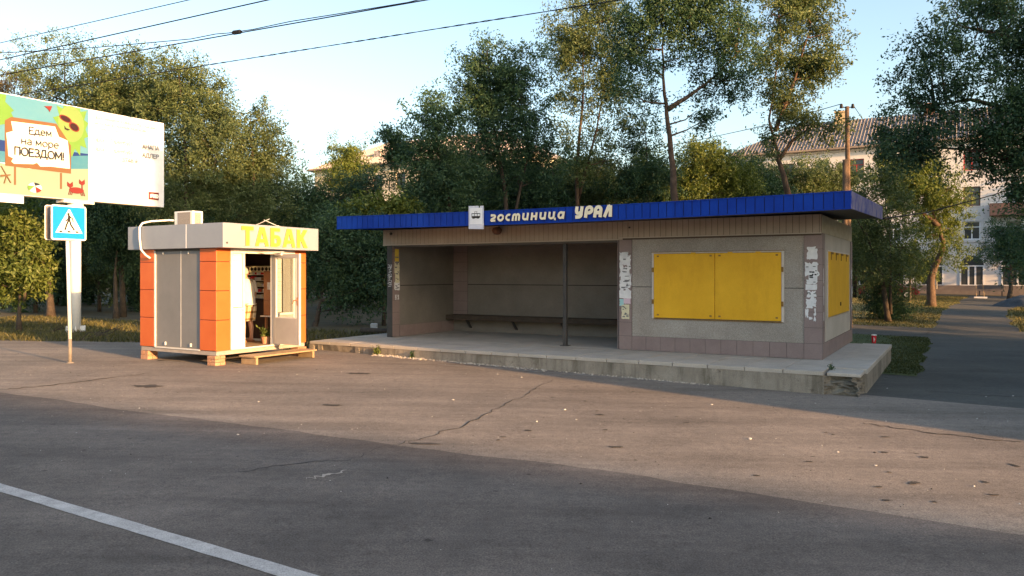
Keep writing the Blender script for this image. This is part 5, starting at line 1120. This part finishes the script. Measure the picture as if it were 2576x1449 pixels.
for i, (px, D, lab, m_) in enumerate([(1180, 36, 'dark undergrowth tree low behind the left part of the shelter roof', 'leafdark'), (1330, 37, 'dark undergrowth tree low behind the stop sign', 'leafdark'), (1480, 38, 'undergrowth tree low behind the last shelter letters', 'leafmid'), (1640, 40, 'undergrowth tree low left of the elm trunk', 'leafdark'), (1880, 40, 'undergrowth tree low behind the right part of the shelter roof', 'leafdark')]):
    T('bushy_tree', lab, 'tree', px, D, [[(px, 770), (px + 5, 480)]], [(px - 50, 490, 55, 45), (px + 10, 470, 60, 50), (px + 65, 495, 55, 42), (px - 20, 430, 45, 40), (px + 30, 550, 80, 60), (px - 60, 560, 60, 60)], m_, dens=1.0, leaf=.14, group=GC_)
T('ash_maple_bush', 'pale green maple bush at the left end of the shelter roof', 'bush', 965, 28.5, [[(965, 800), (968, 640), (960, 530)]], [(940, 522, 36, 18), (985, 532, 34, 20), (992, 600, 30, 45), (965, 650, 28, 36), (910, 530, 25, 15), (1010, 515, 30, 18)], 'leaflight', dens=1.1, leaf=.18, tr=.07, csize=.3)
GR_ = 'trees on the right, in front of the white building'
T('leafy_tree', 'leaning dark tree right behind the right end of the shelter', 'tree', 2215, 33, [[(2235, 800), (2215, 680), (2178, 590), (2150, 540)], [(2240, 790), (2238, 560)]], [(2180, 482, 46, 40), (2230, 472, 46, 36), (2172, 560, 42, 45), (2240, 550, 52, 46), (2200, 622, 56, 46), (2270, 622, 46, 46), (2190, 682, 42, 36), (2262, 690, 42, 32)], 'leafmid', dens=1.0, group=GR_)
T('willow_tree', 'tree with thick sunlit trunk and golden drooping foliage beside the path', 'tree', 2340, 47, [[(2340, 760), (2345, 690), (2372, 620), (2362, 570), (2330, 500)], [(2362, 570), (2300, 520), (2260, 540)]], [(2232, 422, 56, 36), (2290, 422, 52, 36), (2340, 442, 52, 36), (2380, 482, 40, 40), (2300, 492, 56, 36), (2242, 502, 36, 36), (2350, 532, 52, 40), (2398, 560, 28, 40), (2320, 582, 46, 40), (2388, 632, 28, 36), (2325, 655, 40, 32)], 'leaflight', bark='barkwarm', dens=.85, tr=.30, leaf=.17, droop=.9, group=GR_)
T('round_bush', 'dark round bush standing on the dry grass by the crossing path', 'bush', 2235, 34.5, [[(2235, 802), (2235, 740)]], [(2232, 745, 42, 40), (2215, 780, 38, 22), (2255, 775, 36, 26), (2240, 700, 40, 40)], 'leafdark', dens=1.5, leaf=.10, tr=.05, csize=.3)
T('leafy_tree', 'small dark tree with thin trunk in front of the red car', 'tree', 2287, 55, [[(2287, 757), (2290, 690), (2292, 650)]], [(2290, 665, 42, 26), (2250, 655, 36, 28), (2322, 672, 34, 24)], 'leafdark', dens=1.1, leaf=.16, group=GR_)
T('leafy_tree', 'round crowned young tree with white ring on its trunk near the building entrance', 'tree', 2541, 56, [[(2540, 742), (2543, 690), (2540, 640)]], [(2498, 632, 28, 24), (2535, 612, 44, 32), (2560, 652, 40, 26), (2475, 650, 16, 12), (2520, 580, 26, 22), (2580, 610, 40, 36)], 'leafdark', dens=1.2, leaf=.15, tr=.2, group=GR_)
T('big_elm', 'large dark elm overhanging from the right edge of the view', 'tree', 2690, 23.5, [[(2690, 800), (2685, 520), (2660, 300), (2640, 60)], [(2670, 360), (2560, 280), (2440, 250), (2320, 270)], [(2682, 500), (2600, 430), (2480, 380), (2330, 370)], [(2650, 150), (2520, 90), (2400, 60)]], [(2395, 22, 46, 36), (2470, 22, 56, 46), (2550, 32, 56, 56), (2312, 115, 34, 30), (2370, 122, 50, 44), (2450, 122, 56, 50), (2540, 132, 56, 56), (2290, 192, 38, 38), (2360, 212, 56, 46), (2450, 222, 56, 50), (2540, 232, 56, 56), (2268, 262, 32, 32), (2340, 292, 55, 40), (2242, 330, 32, 22), (2300, 362, 58, 38), (2212, 385, 24, 22), (2262, 402, 38, 28), (2350, 385, 46, 34), (2432, 322, 50, 46), (2520, 342, 56, 56), (2530, 415, 42, 38), (2500, 385, 40, 34), (2565, 320, 50, 50), (2590, 442, 48, 62), (2600, 240, 50, 60), (2575, 500, 40, 40), (2580, 540, 36, 50), (2590, 640, 34, 56), (2620, 300, 60, 60), (2610, 100, 60, 60), (2500, -30, 90, 40)], 'leafdark', bark='barkwarm', dens=.95, tr=.24, leaf=.115, csize=.34)
# dry hanging twigs in the big elm
# far wood: individual copies of three trees
protos = []
for i, (m_, h) in enumerate((('leafdark', 8), ('leafmid', 9), ('leafdark', 7))):
    t = thing('far_tree', 'dense tree in the dark belt far behind', 'tree', (0, 0, 0), 0, 'far trees behind the shelter'); tw = MB(); tw.tube([(0, 0, -.2), (.1, 0, h * .4), (0, .1, h * .8)], [.2, .15, .05], 8); Ls = []
    for k in range(15):
        a = random.random() * 6.28; z = h * (.18 + .75 * random.random()); r = 2.6 * (1 - abs(z / h - .45)) * random.random() ** .5
        c = np.array((math.cos(a) * r, math.sin(a) * r, z)); Ls.append((c, np.array((1.3, 1.3, 1.1)) * random.uniform(.8, 1.2)))
        tw.tube([(0, 0, z * .6), tuple(c)], [.06, .02], 5, cap=False)
    P = crown_points(Ls, .55, None, None, .55, 90); tw.build('trunk', 'bark', t, smooth=True); leaves_mesh('crown', P, .24, m_, t); protos.append(t)
spots = [(-60, 46, 1.0), (40, 50, 1.1), (140, 47, 1.0), (230, 52, 1.0), (330, 46, .95), (420, 55, 1.1), (520, 47, .9), (610, 56, 1.1), (700, 52, .9), (800, 58, .9), (890, 62, .9), (980, 60, .85), (1070, 52, 1.0), (1180, 58, 1.1), (1300, 52, 1.1), (1420, 58, 1.2), (1540, 55, 1.0), (1660, 60, 1.0), (1760, 58, .9), (1870, 60, .75), (1960, 62, .7), (2060, 64, .75), (2150, 62, .75), (2210, 66, .7), (90, 38, .55), (250, 39, .5), (380, 40, .55), (960, 44, .5), (860, 42, .5)]
for i, (px, D, s) in enumerate(spots):
    x = (px - CX) / F * D; pos = Vector((x, D, gz(x, D)))
    if i < 3: protos[i].location = pos; protos[i].rotation_euler = (0, 0, i); protos[i].scale = (s,) * 3
    else: dup(protos[i % 3], pos, i * 1.7, None, s)
# weeds at the platform edge
def weed(name, label, p, n, h, mat, leaf=.06):
    t = thing(name, label, 'plant', p); tw = MB(); pts = []
    for _ in range(n):
        a = random.random() * 6.28; q = Vector((math.cos(a) * h * .5 * random.random(), math.sin(a) * h * .3 * random.random(), h * random.uniform(.5, 1)))
        tw.tube([(0, 0, 0), q * .5 + Vector((0, 0, .02)), q], [.006, .005, .002], 4, cap=False)
        for k in range(14): f = .25 + .75 * random.random(); pts.append(q * f + Vector((random.gauss(0, .02), random.gauss(0, .02), random.gauss(0, .02))))
    tw.build('stems', 'grassgreen', t); leaves_mesh('foliage', [tuple(p) for p in pts], leaf, mat, t); return t
weed('weed', 'green weed growing from the foot of the platform left of the rubble', S(-9.6, Y0 - .06, plz(-9.6, Y0)), 9, .26, 'leaflight'); weed('weed', 'small dark weed further right at the foot of the platform', S(-8.6, Y0 - .05, plz(-8.6, Y0)), 5, .2, 'leafdark'); weed('weed', 'tuft of weed in the broken platform corner', S(X1 - .55, Y0 + .35, -.02), 5, .14, 'leafdark', .04)
pts = []; tw = MB()
for _ in range(16):
    a = random.random() * 6.28; q = Vector((math.cos(a) * .16, math.sin(a) * .16, .16 + random.uniform(.12, .32))); tw.tube([(0, 0, .15), q], .006, 4, cap=False)
    for k in range(8): pts.append(tuple(Vector((0, 0, .16)) * (1 - (f := random.random())) + q * f + Vector((random.gauss(0, .02), random.gauss(0, .02), random.gauss(0, .02)))))
tw.build('stems', 'leaflight', pt); leaves_mesh('foliage', pts, .08, 'leaflight', pt)
# grass: blades over the verges
def blades(name, label, region, n, h, mat):
    P = []
    while len(P) < n:
        u, v, k = region(); x, y = uv2w(u, v); P.append((x, y, gz(x, y), h * k))
    P = np.array(P); n = len(P); a = rng.uniform(0, 6.28, n); ln_ = P[:, 3] * rng.uniform(.4, 1.3, n); b = rng.uniform(0, 6.28, n); w = .006 + .012 * rng.random(n)
    base = P[:, :3]; d = np.stack([np.cos(a), np.sin(a), np.zeros(n)], 1) * w[:, None]; tip = base + np.stack([np.cos(b) * ln_ * .6, np.sin(b) * ln_ * .6, ln_], 1); mid = base * .5 + tip * .5 + np.array([0, 0, .12]) * ln_[:, None]
    v = np.stack([base - d, base + d, mid + d * .7, tip, mid - d * .7], 1).reshape(-1, 3).astype(np.float32)
    me = bpy.data.meshes.new(name); me.vertices.add(5 * n); me.vertices.foreach_set('co', v.ravel()); me.loops.add(5 * n); me.loops.foreach_set('vertex_index', np.arange(5 * n, dtype=np.int32)); me.polygons.add(n)
    me.polygons.foreach_set('loop_start', np.arange(0, 5 * n, 5, dtype=np.int32)); me.polygons.foreach_set('loop_total', np.full(n, 5, dtype=np.int32)); me.materials.append(M[mat]); me.update(calc_edges=True)
    o = bpy.data.objects.new(name, me); COL.objects.link(o); tag(o, label, 'grass', None, 'stuff')
def lawn_edge(v): return -.78 + wob(v, 1.2, .16) + wob(v, .4, .05)
mbp = MB(); pv = arange(17.8, 28.9, .3)
for v in pv:
    for k in range(5):
        u = -3.2 + (lawn_edge(v) + 3.2) * k / 4; x, y = uv2w(u, v); mbp.v.append((x, y, gzuv(u, v) + 0.016))
for i in range(len(pv) - 1):
    for k in range(4): mbp.f.append((i * 5 + k, i * 5 + k + 1, (i + 1) * 5 + k + 1, (i + 1) * 5 + k)); mbp.mi.append(0)
tag(mbp.build('lawn_soil', 'grassgreen'), kind='structure')
def r_left():
    while True:
        u = random.uniform(-36, -14.3); v = random.uniform(11.3, 19)
        if v > bayback(u) - .05 and random.random() < 1.2 / (1 + .14 * (v - bayback(u))): return u, v, (1.5 if v < bayback(u) + .7 and random.random() < .3 else 1)
def r_mid():
    while True:
        u = random.uniform(-14.2, -9); v = random.uniform(15, 27)
        return u, v, 1
def r_patch():
    v = random.uniform(18.0, 28.9); e = lawn_edge(v); u = e - abs(random.gauss(0, .7)) if random.random() < .8 else random.uniform(-4, e); return u, v, (1.6 if random.random() < .06 else 1)
def r_dry():
    v = random.uniform(33.6, 75); 
    return random.uniform(-14, pl(v)) if random.random() < .7 else random.uniform(-4, pl(v)), v, 1
def r_rt(): v = random.uniform(34, 60); return random.uniform(pr(v), pr(v) + 4), v, 1
blades('verge_grass', 'dry tufted grass along the verge left of the kiosk', r_left, 20000, .12, 'grassblade'); blades('verge_grass', 'short dark grass between the kiosk and the shelter', r_mid, 14000, .08, 'grassblade2'); blades('lawn_patch', 'dark green grass patch beside the right end of the platform', r_patch, 15000, .04, 'grassblade2'); blades('dry_lawn', 'dry yellowish lawn beyond the crossing path', r_dry, 36000, .08, 'grassblade'); blades('dry_lawn', 'dry lawn at the right edge beside the path', r_rt, 8000, .13, 'grassblade')
sheet('lawn_soil', merge(arange(-16, -1.0, 0.5)), lambda u: 33.6 + wob(u + 30, 1.5, .2), lambda u: 76, 'grassdry', 0.004, vstep=24); sheet('lawn_soil', merge(arange(-14.2, -.95, .5)), lambda u: 18.4, lambda u: 28.9 + wob(u, 1.5, .2), 'grassgreen', 0.004)

# odds and ends on the verge
b_ = G(941, 833); tag(MB().box(-.11, .11, -.09, .09, -.02, .26).build('stone_block', 'stonewhite', None, bevel=.03), 'pale stone block lying on the grass left of the shelter', 'stone').location = b_
b_ = G(968, 842)
lg = MB().tube([(-.8, .3, .12), (0, 0, .1), (.25, -.05, .1)], [.09, .1, .1], 12).build('fallen_log', 'bark', None, smooth=True); lg.location = b_; tag(lg, 'fallen log with pale cut end on the grass left of the shelter', 'log')
for i, (px, py) in enumerate([(240, 848), (130, 838), (215, 856)]):
    p = G(px, py); mb = MB(); rr = random.Random(i)
    for _ in range(4): a = rr.uniform(-.4, .4); mb.tube([(rr.uniform(-.3, .1), rr.uniform(-.1, .1), .02), (rr.uniform(.2, .5), a, .08 + rr.random() * .2), (rr.uniform(.5, .9), a * 1.5, .05 + rr.random() * .4)], [.012, .01, .005], 5)
    o = mb.build('dead_branch', 'bark'); o.location = p; tag(o, ('dry dead branches beside the billboard column', 'dry dead branch in the verge left of the road sign', 'dry dead twigs at the foot of the billboard column')[i], 'branch')

# ------------------------------------------------------------------ poles and wires
pp = W(2131, 268, 29.5); pb = gz(pp.x, pp.y)
up = thing('utility_pole', 'weathered wooden utility pole with insulators behind the right end of the shelter', 'utility pole', (pp.x, pp.y, pb))
H = pp.z - pb
MB().tube([(.08, 0, -.1), (.04, 0, H * .5), (0, 0, H)], [.12, .10, .075], 12).build('pole', 'poletimber', up, smooth=True)
MB().tube([(-.10, -.05, -.1), (-.10, -.05, H - 2.05)], .09, 10).build('stub', 'poletimber', up, smooth=True)
for s in (-1, 1): MB().tube([(0, 0, H - .05), (s * .16, 0, H - .02), (s * .22, 0, H + .0)], .02, 6).tube([(s * .22, 0, H - .06), (s * .22, 0, H + .10)], [.07, .045], 10).build('insulator', 'signblack', up)
def wire(label, pts, r, sagk=0.0, name='overhead_wire', twist=False):
    out = []
    for i in range(len(pts) - 1):
        a, b = Vector(pts[i]), Vector(pts[i + 1])
        for k in range(24): f = k / 24; p = a * (1 - f) + b * f; p.z -= sagk * 4 * f * (1 - f); out.append(p)
    out.append(Vector(pts[-1]))
    mb = MB()
    if twist:
        for ph in (0, math.pi):
            q = []; L_ = 0
            for i in range(len(out) - 1):
                for k in range(4):
                    f = k / 4; p = out[i] * (1 - f) + out[i + 1] * f; L_ += (out[i + 1] - out[i]).length / 4; q.append(p + Vector((math.cos(L_ * 7 + ph) * r * 1.1, 0, math.sin(L_ * 7 + ph) * r * 1.1)))
            mb.tube(q, r * .75, 5)
    else: mb.tube(out, r, 6)
    o = mb.build(name, 'wire', None, smooth=True); tag(o, label, 'wire'); return o
def wl(pl_, pr_, zl, ext=.25):
    def at(px, py): return W(px, py, (zl - CAMH) * F / (HY - py))
    a, b = at(*pl_), at(*pr_); d = b - a; return [a - d * ext, b + d * ext]
wire('uppermost thin wire in the left of the sky', wl((0, 108), (474, 0), 9.4, .5), .011); wire('second thin wire from the top in the left of the sky', wl((0, 150.5), (673, 0), 9.2, .5), .016)
zc_ = 8.9
def at(px, py, z=8.9): return W(px, py, (z - CAMH) * F / (HY - py))
w3 = [at(-150, 150), at(0, 133), at(80, 129), at(239, 119.5), at(398, 105.5), at(480, 98), at(542, 85.6), at(575, 83), at(637, 73.7), at(730, 54), at(868, 32), at(1026, 6), at(1500, -110)]
wire('drooping telephone cable with a small joint box in the left of the sky', w3, .012, name='telephone_cable')
wire('thick straight wire just below the telephone cable in the left of the sky', wl((0, 189), (1026, 8), 8.7, .5), .015)
wire('twisted black cable crossing the sky from the billboard to the tree tops', wl((0, 246), (1558, 0), 8.6, .3), .014, .0, 'twisted_cable', True)
j = at(596, 81); d_ = (at(637, 73.7) - at(575, 83)).normalized()
tag(MB().tube([j - d_ * .17, j - d_ * .12, j + d_ * .12, j + d_ * .17], [.02, .06, .06, .02], 10).build('joint_box', 'wire'), 'small black joint box on the telephone cable', 'cable box')
ptop = Vector((pp.x, pp.y, pp.z))
wire('thin wire from the utility pole top running left towards the elm', [ptop + Vector((-.22, 0, .1)), W(1915, 318, 33), W(1740, 356, 37), W(1500, 400, 42)], .014); wire('thin wire from the utility pole top running right to the building roof', [ptop + Vector((.22, 0, .08)), W(2190, 330, 50), W(2330, 385, 69)], .014)
e0 = S(RX1, RY1, 3.06); wire('black cable sagging from the shelter roof corner to the right', [e0, W(2330, 535, 24.0), W(2500, 490, 26), W(2760, 400, 29)], .018)

# ------------------------------------------------------------------ buildings behind
def facade(name, label, u0, u1, v, zb, ze, zr, depth, wall, roofm, k0, pitch, storeys, n0=0, spec=None, hipL=6.0, front='y', dorm=False):
    x, y = uv2w(u0, v); t = thing(name, label, 'building', (x, y, zb), ROT); Lg = u1 - u0
    wl_ = MB(); xs_ = []; x_ = k0
    while x_ < Lg - 1: xs_.append(x_); x_ += pitch
    # wall built round its openings
    zs_ = sorted(storeys, key=lambda s: s[0]); H_ = ze - zb
    ww = 1.35
    prev = 0
    for (s0, s1, kind) in zs_:
        wl_.box(0, Lg, 0, .5, prev, s0); a = 0
        for c in xs_:
            wl_.box(a, c - ww / 2, 0, .5, s0, s1); a = c + ww / 2
        wl_.box(a, Lg, 0, .5, s0, s1); prev = s1
    wl_.box(0, Lg, 0, .5, prev, H_); wl_.box(0, .5, .5, depth, 0, H_).box(Lg - .5, Lg, .5, depth, 0, H_).box(.5, Lg - .5, depth - .5, depth, 0, H_)
    wl_.build('wall', wall, t)
    MB().box(-.05, Lg + .05, -.06, .0, -.3, .75).build('plinth', 'plinth', t)
    MB().box(-.06, Lg + .06, -.09, .0, 4.75, 4.95).box(-.1, Lg + .1, -.22, .0, H_ - .35, H_ - .12).build('string_course', wall, t)
    for (s0, s1, kind) in zs_:
        for i, c in enumerate(xs_):
            fm = kind if isinstance(kind, str) else kind[i % len(kind)]
            f_ = MB(); a, b = c - ww / 2, c + ww / 2; fw = .09
            f_.box(a, a + fw, .12, .20, s0, s1).box(b - fw, b, .12, .20, s0, s1).box(a + fw, b - fw, .12, .20, s0, s0 + fw).box(a + fw, b - fw, .12, .20, s1 - fw, s1)
            zt2 = s1 - (s1 - s0) * .32; f_.box(a + fw, b - fw, .125, .19, zt2 - .04, zt2 + .04).box(c - .05, c + .05, .125, .195, s0 + fw, zt2 - .04)
            fo = f_.build('window', fm, t); MB().box(a + .02, b - .02, .16, .17, s0 + .02, s1 - .02).build('pane', 'dkglass', fo); MB().box(a - .06, b + .06, -.07, .11, s0 - .08, s0 - .002).build('sill', wall, fo)
    # hipped roof
    o = .6; hz0 = H_; hr_ = zr - zb; rf = MB(); dpt = depth
    P = [(-o, -o, hz0), (Lg + o, -o, hz0), (Lg + o, dpt + o, hz0), (-o, dpt + o, hz0), (hipL, dpt / 2, hr_), (Lg - hipL, dpt / 2, hr_)]
    rf.add(P, [(0, 1, 5, 4), (1, 2, 5), (2, 3, 4, 5), (3, 0, 4), (3, 2, 1, 0)])
    n_ = int((Lg + 2 * o) / .32)
    for i in range(n_):                                  # ridges of the corrugated sheets
        a = -o + (Lg + 2 * o) * i / n_; f = 1.0
        if a < hipL: f = max(0, (a + o) / (hipL + o))
        if a > Lg - hipL: f = max(0, (Lg + o - a) / (hipL + o))
        q = (a, -o + (dpt / 2 + o) * f, hz0 + (hr_ - hz0) * f + .03); rf.tube([(a, -o, hz0 + .03), q], .05, 4, cap=False)
    ro = rf.build('roof', roofm, t)
    MB().box(-o - .02, Lg + o + .02, -o - .12, -o + .02, hz0 - .16, hz0 + .02).box(-o - .1, -o + .02, -o, dpt + o, hz0 - .16, hz0 + .02).build('gutter', 'eave', ro)
    MB().box(-o + .03, Lg + o - .03, -o + .03, -.0, hz0 - .10, hz0 - .004).build('eave', 'eave', ro)
    return t, ro, Lg, H_, hr_
cu, cv = w2uv(23.4, 82.3)
gb = .32
st_ = [(8.1, 9.9, ('winbrown', 'winwhite', 'winbrown')), (11.4, 13.2, ('winred', 'winbrown', 'winwhite')), (4.95 + .05, 6.7, 'winwhite')]
bt, br_, Lg, H_, hr_ = facade('white_apartment_block', 'white four storey apartment block with brown corrugated hipped roof on the right', cu, cu + 40, cv, gb, 14.7, 18.6, 12.5, 'bwall', 'slate', 2.6, 3.27, st_)
# ground floor arched windows
for i in range(12):
    c = 2.6 + 3.27 * i
    mb = MB(); arcp = [(c - .95, .82)] + [(c + .95, .82)] + [(c + .95 * math.cos(R(a)), 2.55 + .95 * math.sin(R(a))) for a in range(0, 181, 15)]
    g_ = MB().prism(arcp, -.02, -.004).build('arched_window', 'dkglass', bt)
    f_ = MB().box(c - .98, c - .86, -.055, -.021, .74, 2.6).box(c + .86, c + .98, -.055, -.021, .74, 2.6).box(c - .98, c + .98, -.055, -.021, .66, .80).box(c - .86, c + .86, -.05, -.021, 2.50, 2.60).box(c - .34, c - .2, -.05, -.021, .8, 2.5).box(c + .2, c + .34, -.05, -.021, .8, 2.5)
    f_.build('frame', 'winwhite', g_)
MB().tube([(19.1, -.5, H_ - .1), (19.1, -.5, H_ - .4), (19.35, -.14, H_ - 1.0), (19.35, -.14, .4)], .08, 8).build('downpipe', 'pipe', bt)
for c in (21.9 + 3.2,): 
    bk = MB().box(c - 1.5, c + 1.5, -1.1, -.0, 7.1, 7.25).box(c - 1.5, c + 1.5, -1.1, -1.04, 7.25, 8.2).box(c - 1.5, c - 1.44, -1.04, 0, 7.25, 8.2).build('balcony', 'brickred', bt)
    MB().box(c - 1.52, c + 1.52, -1.14, -1.02, 8.2, 8.28).build('rail', 'winwhite', bk)
q = w2uv(*(W(2112, 290, 81).xy)); xk = q[0] - cu
MB().box(xk - .55, xk + .55, 5.4, 6.4, hr_ - 1.6, hr_ + .75).box(xk - .65, xk + .65, 5.3, 6.5, hr_ + .75, hr_ + .9).build('chimney', 'brickyellow', br_)
q = w2uv(*(W(2338, 280, 77).xy)); xk = q[0] - cu
MB().box(xk - .5, xk + .5, 5.6, 6.6, hr_ - 1, hr_ + .9).build('chimney', 'brickred', br_)
q = w2uv(*(W(800, 690, 93.5).xy))
u2a = q[0]; v2 = 68.3
bt2, br2, L2, H2, hr2 = facade('cream_apartment_block', 'cream four storey apartment block with pale sheet roof behind the left trees', u2a, u2a + 29, v2, gb, 14.7, 18.3, 12, 'bwall2', 'slate2', 3.0, 3.4, [(8.1, 9.9, 'winwhite'), (11.4, 13.2, 'winbrown'), (5.0, 6.7, 'winwhite')])
for x_ in (8.5, 19.0): MB().hexa([(x_ - .5, 1.5, H2 + .3), (x_ + .5, 1.5, H2 + .3), (x_ + .5, 4, H2 + .3), (x_ - .5, 4, H2 + .3), (x_ - .5, 1.5, H2 + 1.9), (x_ + .5, 1.5, H2 + 1.9), (x_ + .5, 4, H2 + 1.9), (x_ - .5, 4, H2 + 1.9)]).build('dormer', 'slate2', br2)

# bench, gravel heap, red car by the right building
p = W(2492, 737, 68); p.z = gz(p.x, p.y)
bn2 = thing('park_bench', 'brown wooden bench against the wall of the white apartment block', 'bench', p, ROT)
MB().box(-1, 1, -.25, .2, .42, .47).build('seat', 'plinth', bn2); MB().box(-1, 1, .16, .2, .55, .95).build('backrest', 'plinth', bn2)
for s in (-.85, .85): MB().box(s - .04, s + .04, -.22, .18, 0, .418).build('leg', 'darksteel', bn2)
p = W(2467, 751, 62); p.z = gz(p.x, p.y); wb = thing('white_slab', 'white slab with two thin sticks on the ground before the apartment block', 'slab', p, ROT)
MB().box(-.45, .45, -.25, .25, 0, .12).build('slab', 'whitesheet', wb); MB().tube([(-.3, 0, .12), (-.32, 0, 1.0)], .025, 6).tube([(.25, 0, .12), (.1, .1, 1.5)], .025, 6).build('stick', 'wood', wb)
gp = MB(); n = 26; c = W(2590, 770, 48); c.z = gz(c.x, c.y)
for j in range(9):
    r = 2.0 * (1 - j / 8); z = .75 * math.sin(j / 8 * math.pi / 2)
    for k in range(n): f = 1 + .12 * math.sin(k * 2.3 + j); gp.v.append((math.cos(2 * math.pi * k / n) * r * f, math.sin(2 * math.pi * k / n) * r * f, z + random.uniform(-.05, .05)))
for j in range(8):
    for k in range(n): gp.f.append((j * n + k, j * n + (k + 1) % n, (j + 1) * n + (k + 1) % n, (j + 1) * n + k)); gp.mi.append(0)
o = gp.build('gravel_heap', 'gravel', None, smooth=True); o.location = c; tag(o, 'heap of dark gravel at the right edge beside the path', 'gravel heap')
p = W(2236, 741, 60); p.z = gz(p.x, p.y)
car = thing('parked_car', 'red parked car half hidden by bushes behind the right trees', 'car', p, ROT)
cbp = [(-2.1, .3), (2.1, .3), (2.12, .62), (1.95, .82), (1.1, .92), (-1.95, .92), (-2.12, .7)]
MB().prism(cbp, -.8, .8).build('body', 'redpaint', car, bevel=.06)
cab = MB().prism([(-1.85, .92), (1.05, .92), (.45, 1.42), (-1.5, 1.44)], -.68, .68).build('cabin', 'redpaint', car, bevel=.05)
MB().prism([(-1.6, .97), (.85, .97), (.38, 1.36), (-1.38, 1.36)], -.70, -.685).prism([(-1.6, .97), (.85, .97), (.38, 1.36), (-1.38, 1.36)], .685, .70).build('side_windows', 'dkglass', car)
for x in (-1.3, 1.3):
    for y in (-.78, .78): 
        w2 = MB().tube([(x, y - .1, .31), (x, y + .1, .31)], .31, 18).build('wheel', 'tyre', car); MB().tube([(x, y - .108, .31), (x, y + .108, .31)], .18, 14).build('rim', 'alu', w2)
for y in (-.6, .6): MB().box(2.10, 2.14, y - .15, y + .15, .58, .72).build('headlight', 'winwhite', car)

# buildings across the street and up the road: out of view, they throw the evening shade
def plainblock(label, u0, u1, v0, v1, h, tilt=0.0):
    x, y = uv2w(u0, v0); t = thing('unseen_building', label, 'building', (x, y, gzuv(u0, v0) - .2), ROT + tilt, None)
    MB().box(0, u1 - u0, 0, v1 - v0, 0, h).build('wall', 'bwall2', t); MB().box(-.3, u1 - u0 + .3, -.3, v1 - v0 + .3, h + .002, h + .22).build('roof', 'slate', t)
    wn_ = MB(); n = int((u1 - u0) / 3.2)
    for k in range(n):
        z = 1.2
        while z < h - 2: wn_.box(1.2 + k * 3.2, 2.6 + k * 3.2, v1 - v0 + .002, v1 - v0 + .03, z, z + 1.6); z += 3.2
    wn_.build('windows', 'dkglass', t); return t
plainblock('long low cream building across the street behind the viewer', 48, 150, -33.4, -15.4, 16.95, .10)
plainblock('unseen cream building added up the street to shade the shelter side', 14, 30, 9.0, 21, 14.0)
for i in (0, 1, 2, 4, 5, 6, 7):
    u, v = 15 + 4 * hsh(i * 1.7), 24.5 + i * 9.8; x, y = uv2w(u, v)
    r = dup(protos[i % 3], Vector((x, y, gz(x, y))), i * 2.1, 'tall street tree outside the view, throwing dappled evening shade', 1.55); r['group'] = 'street trees outside the view on the right'
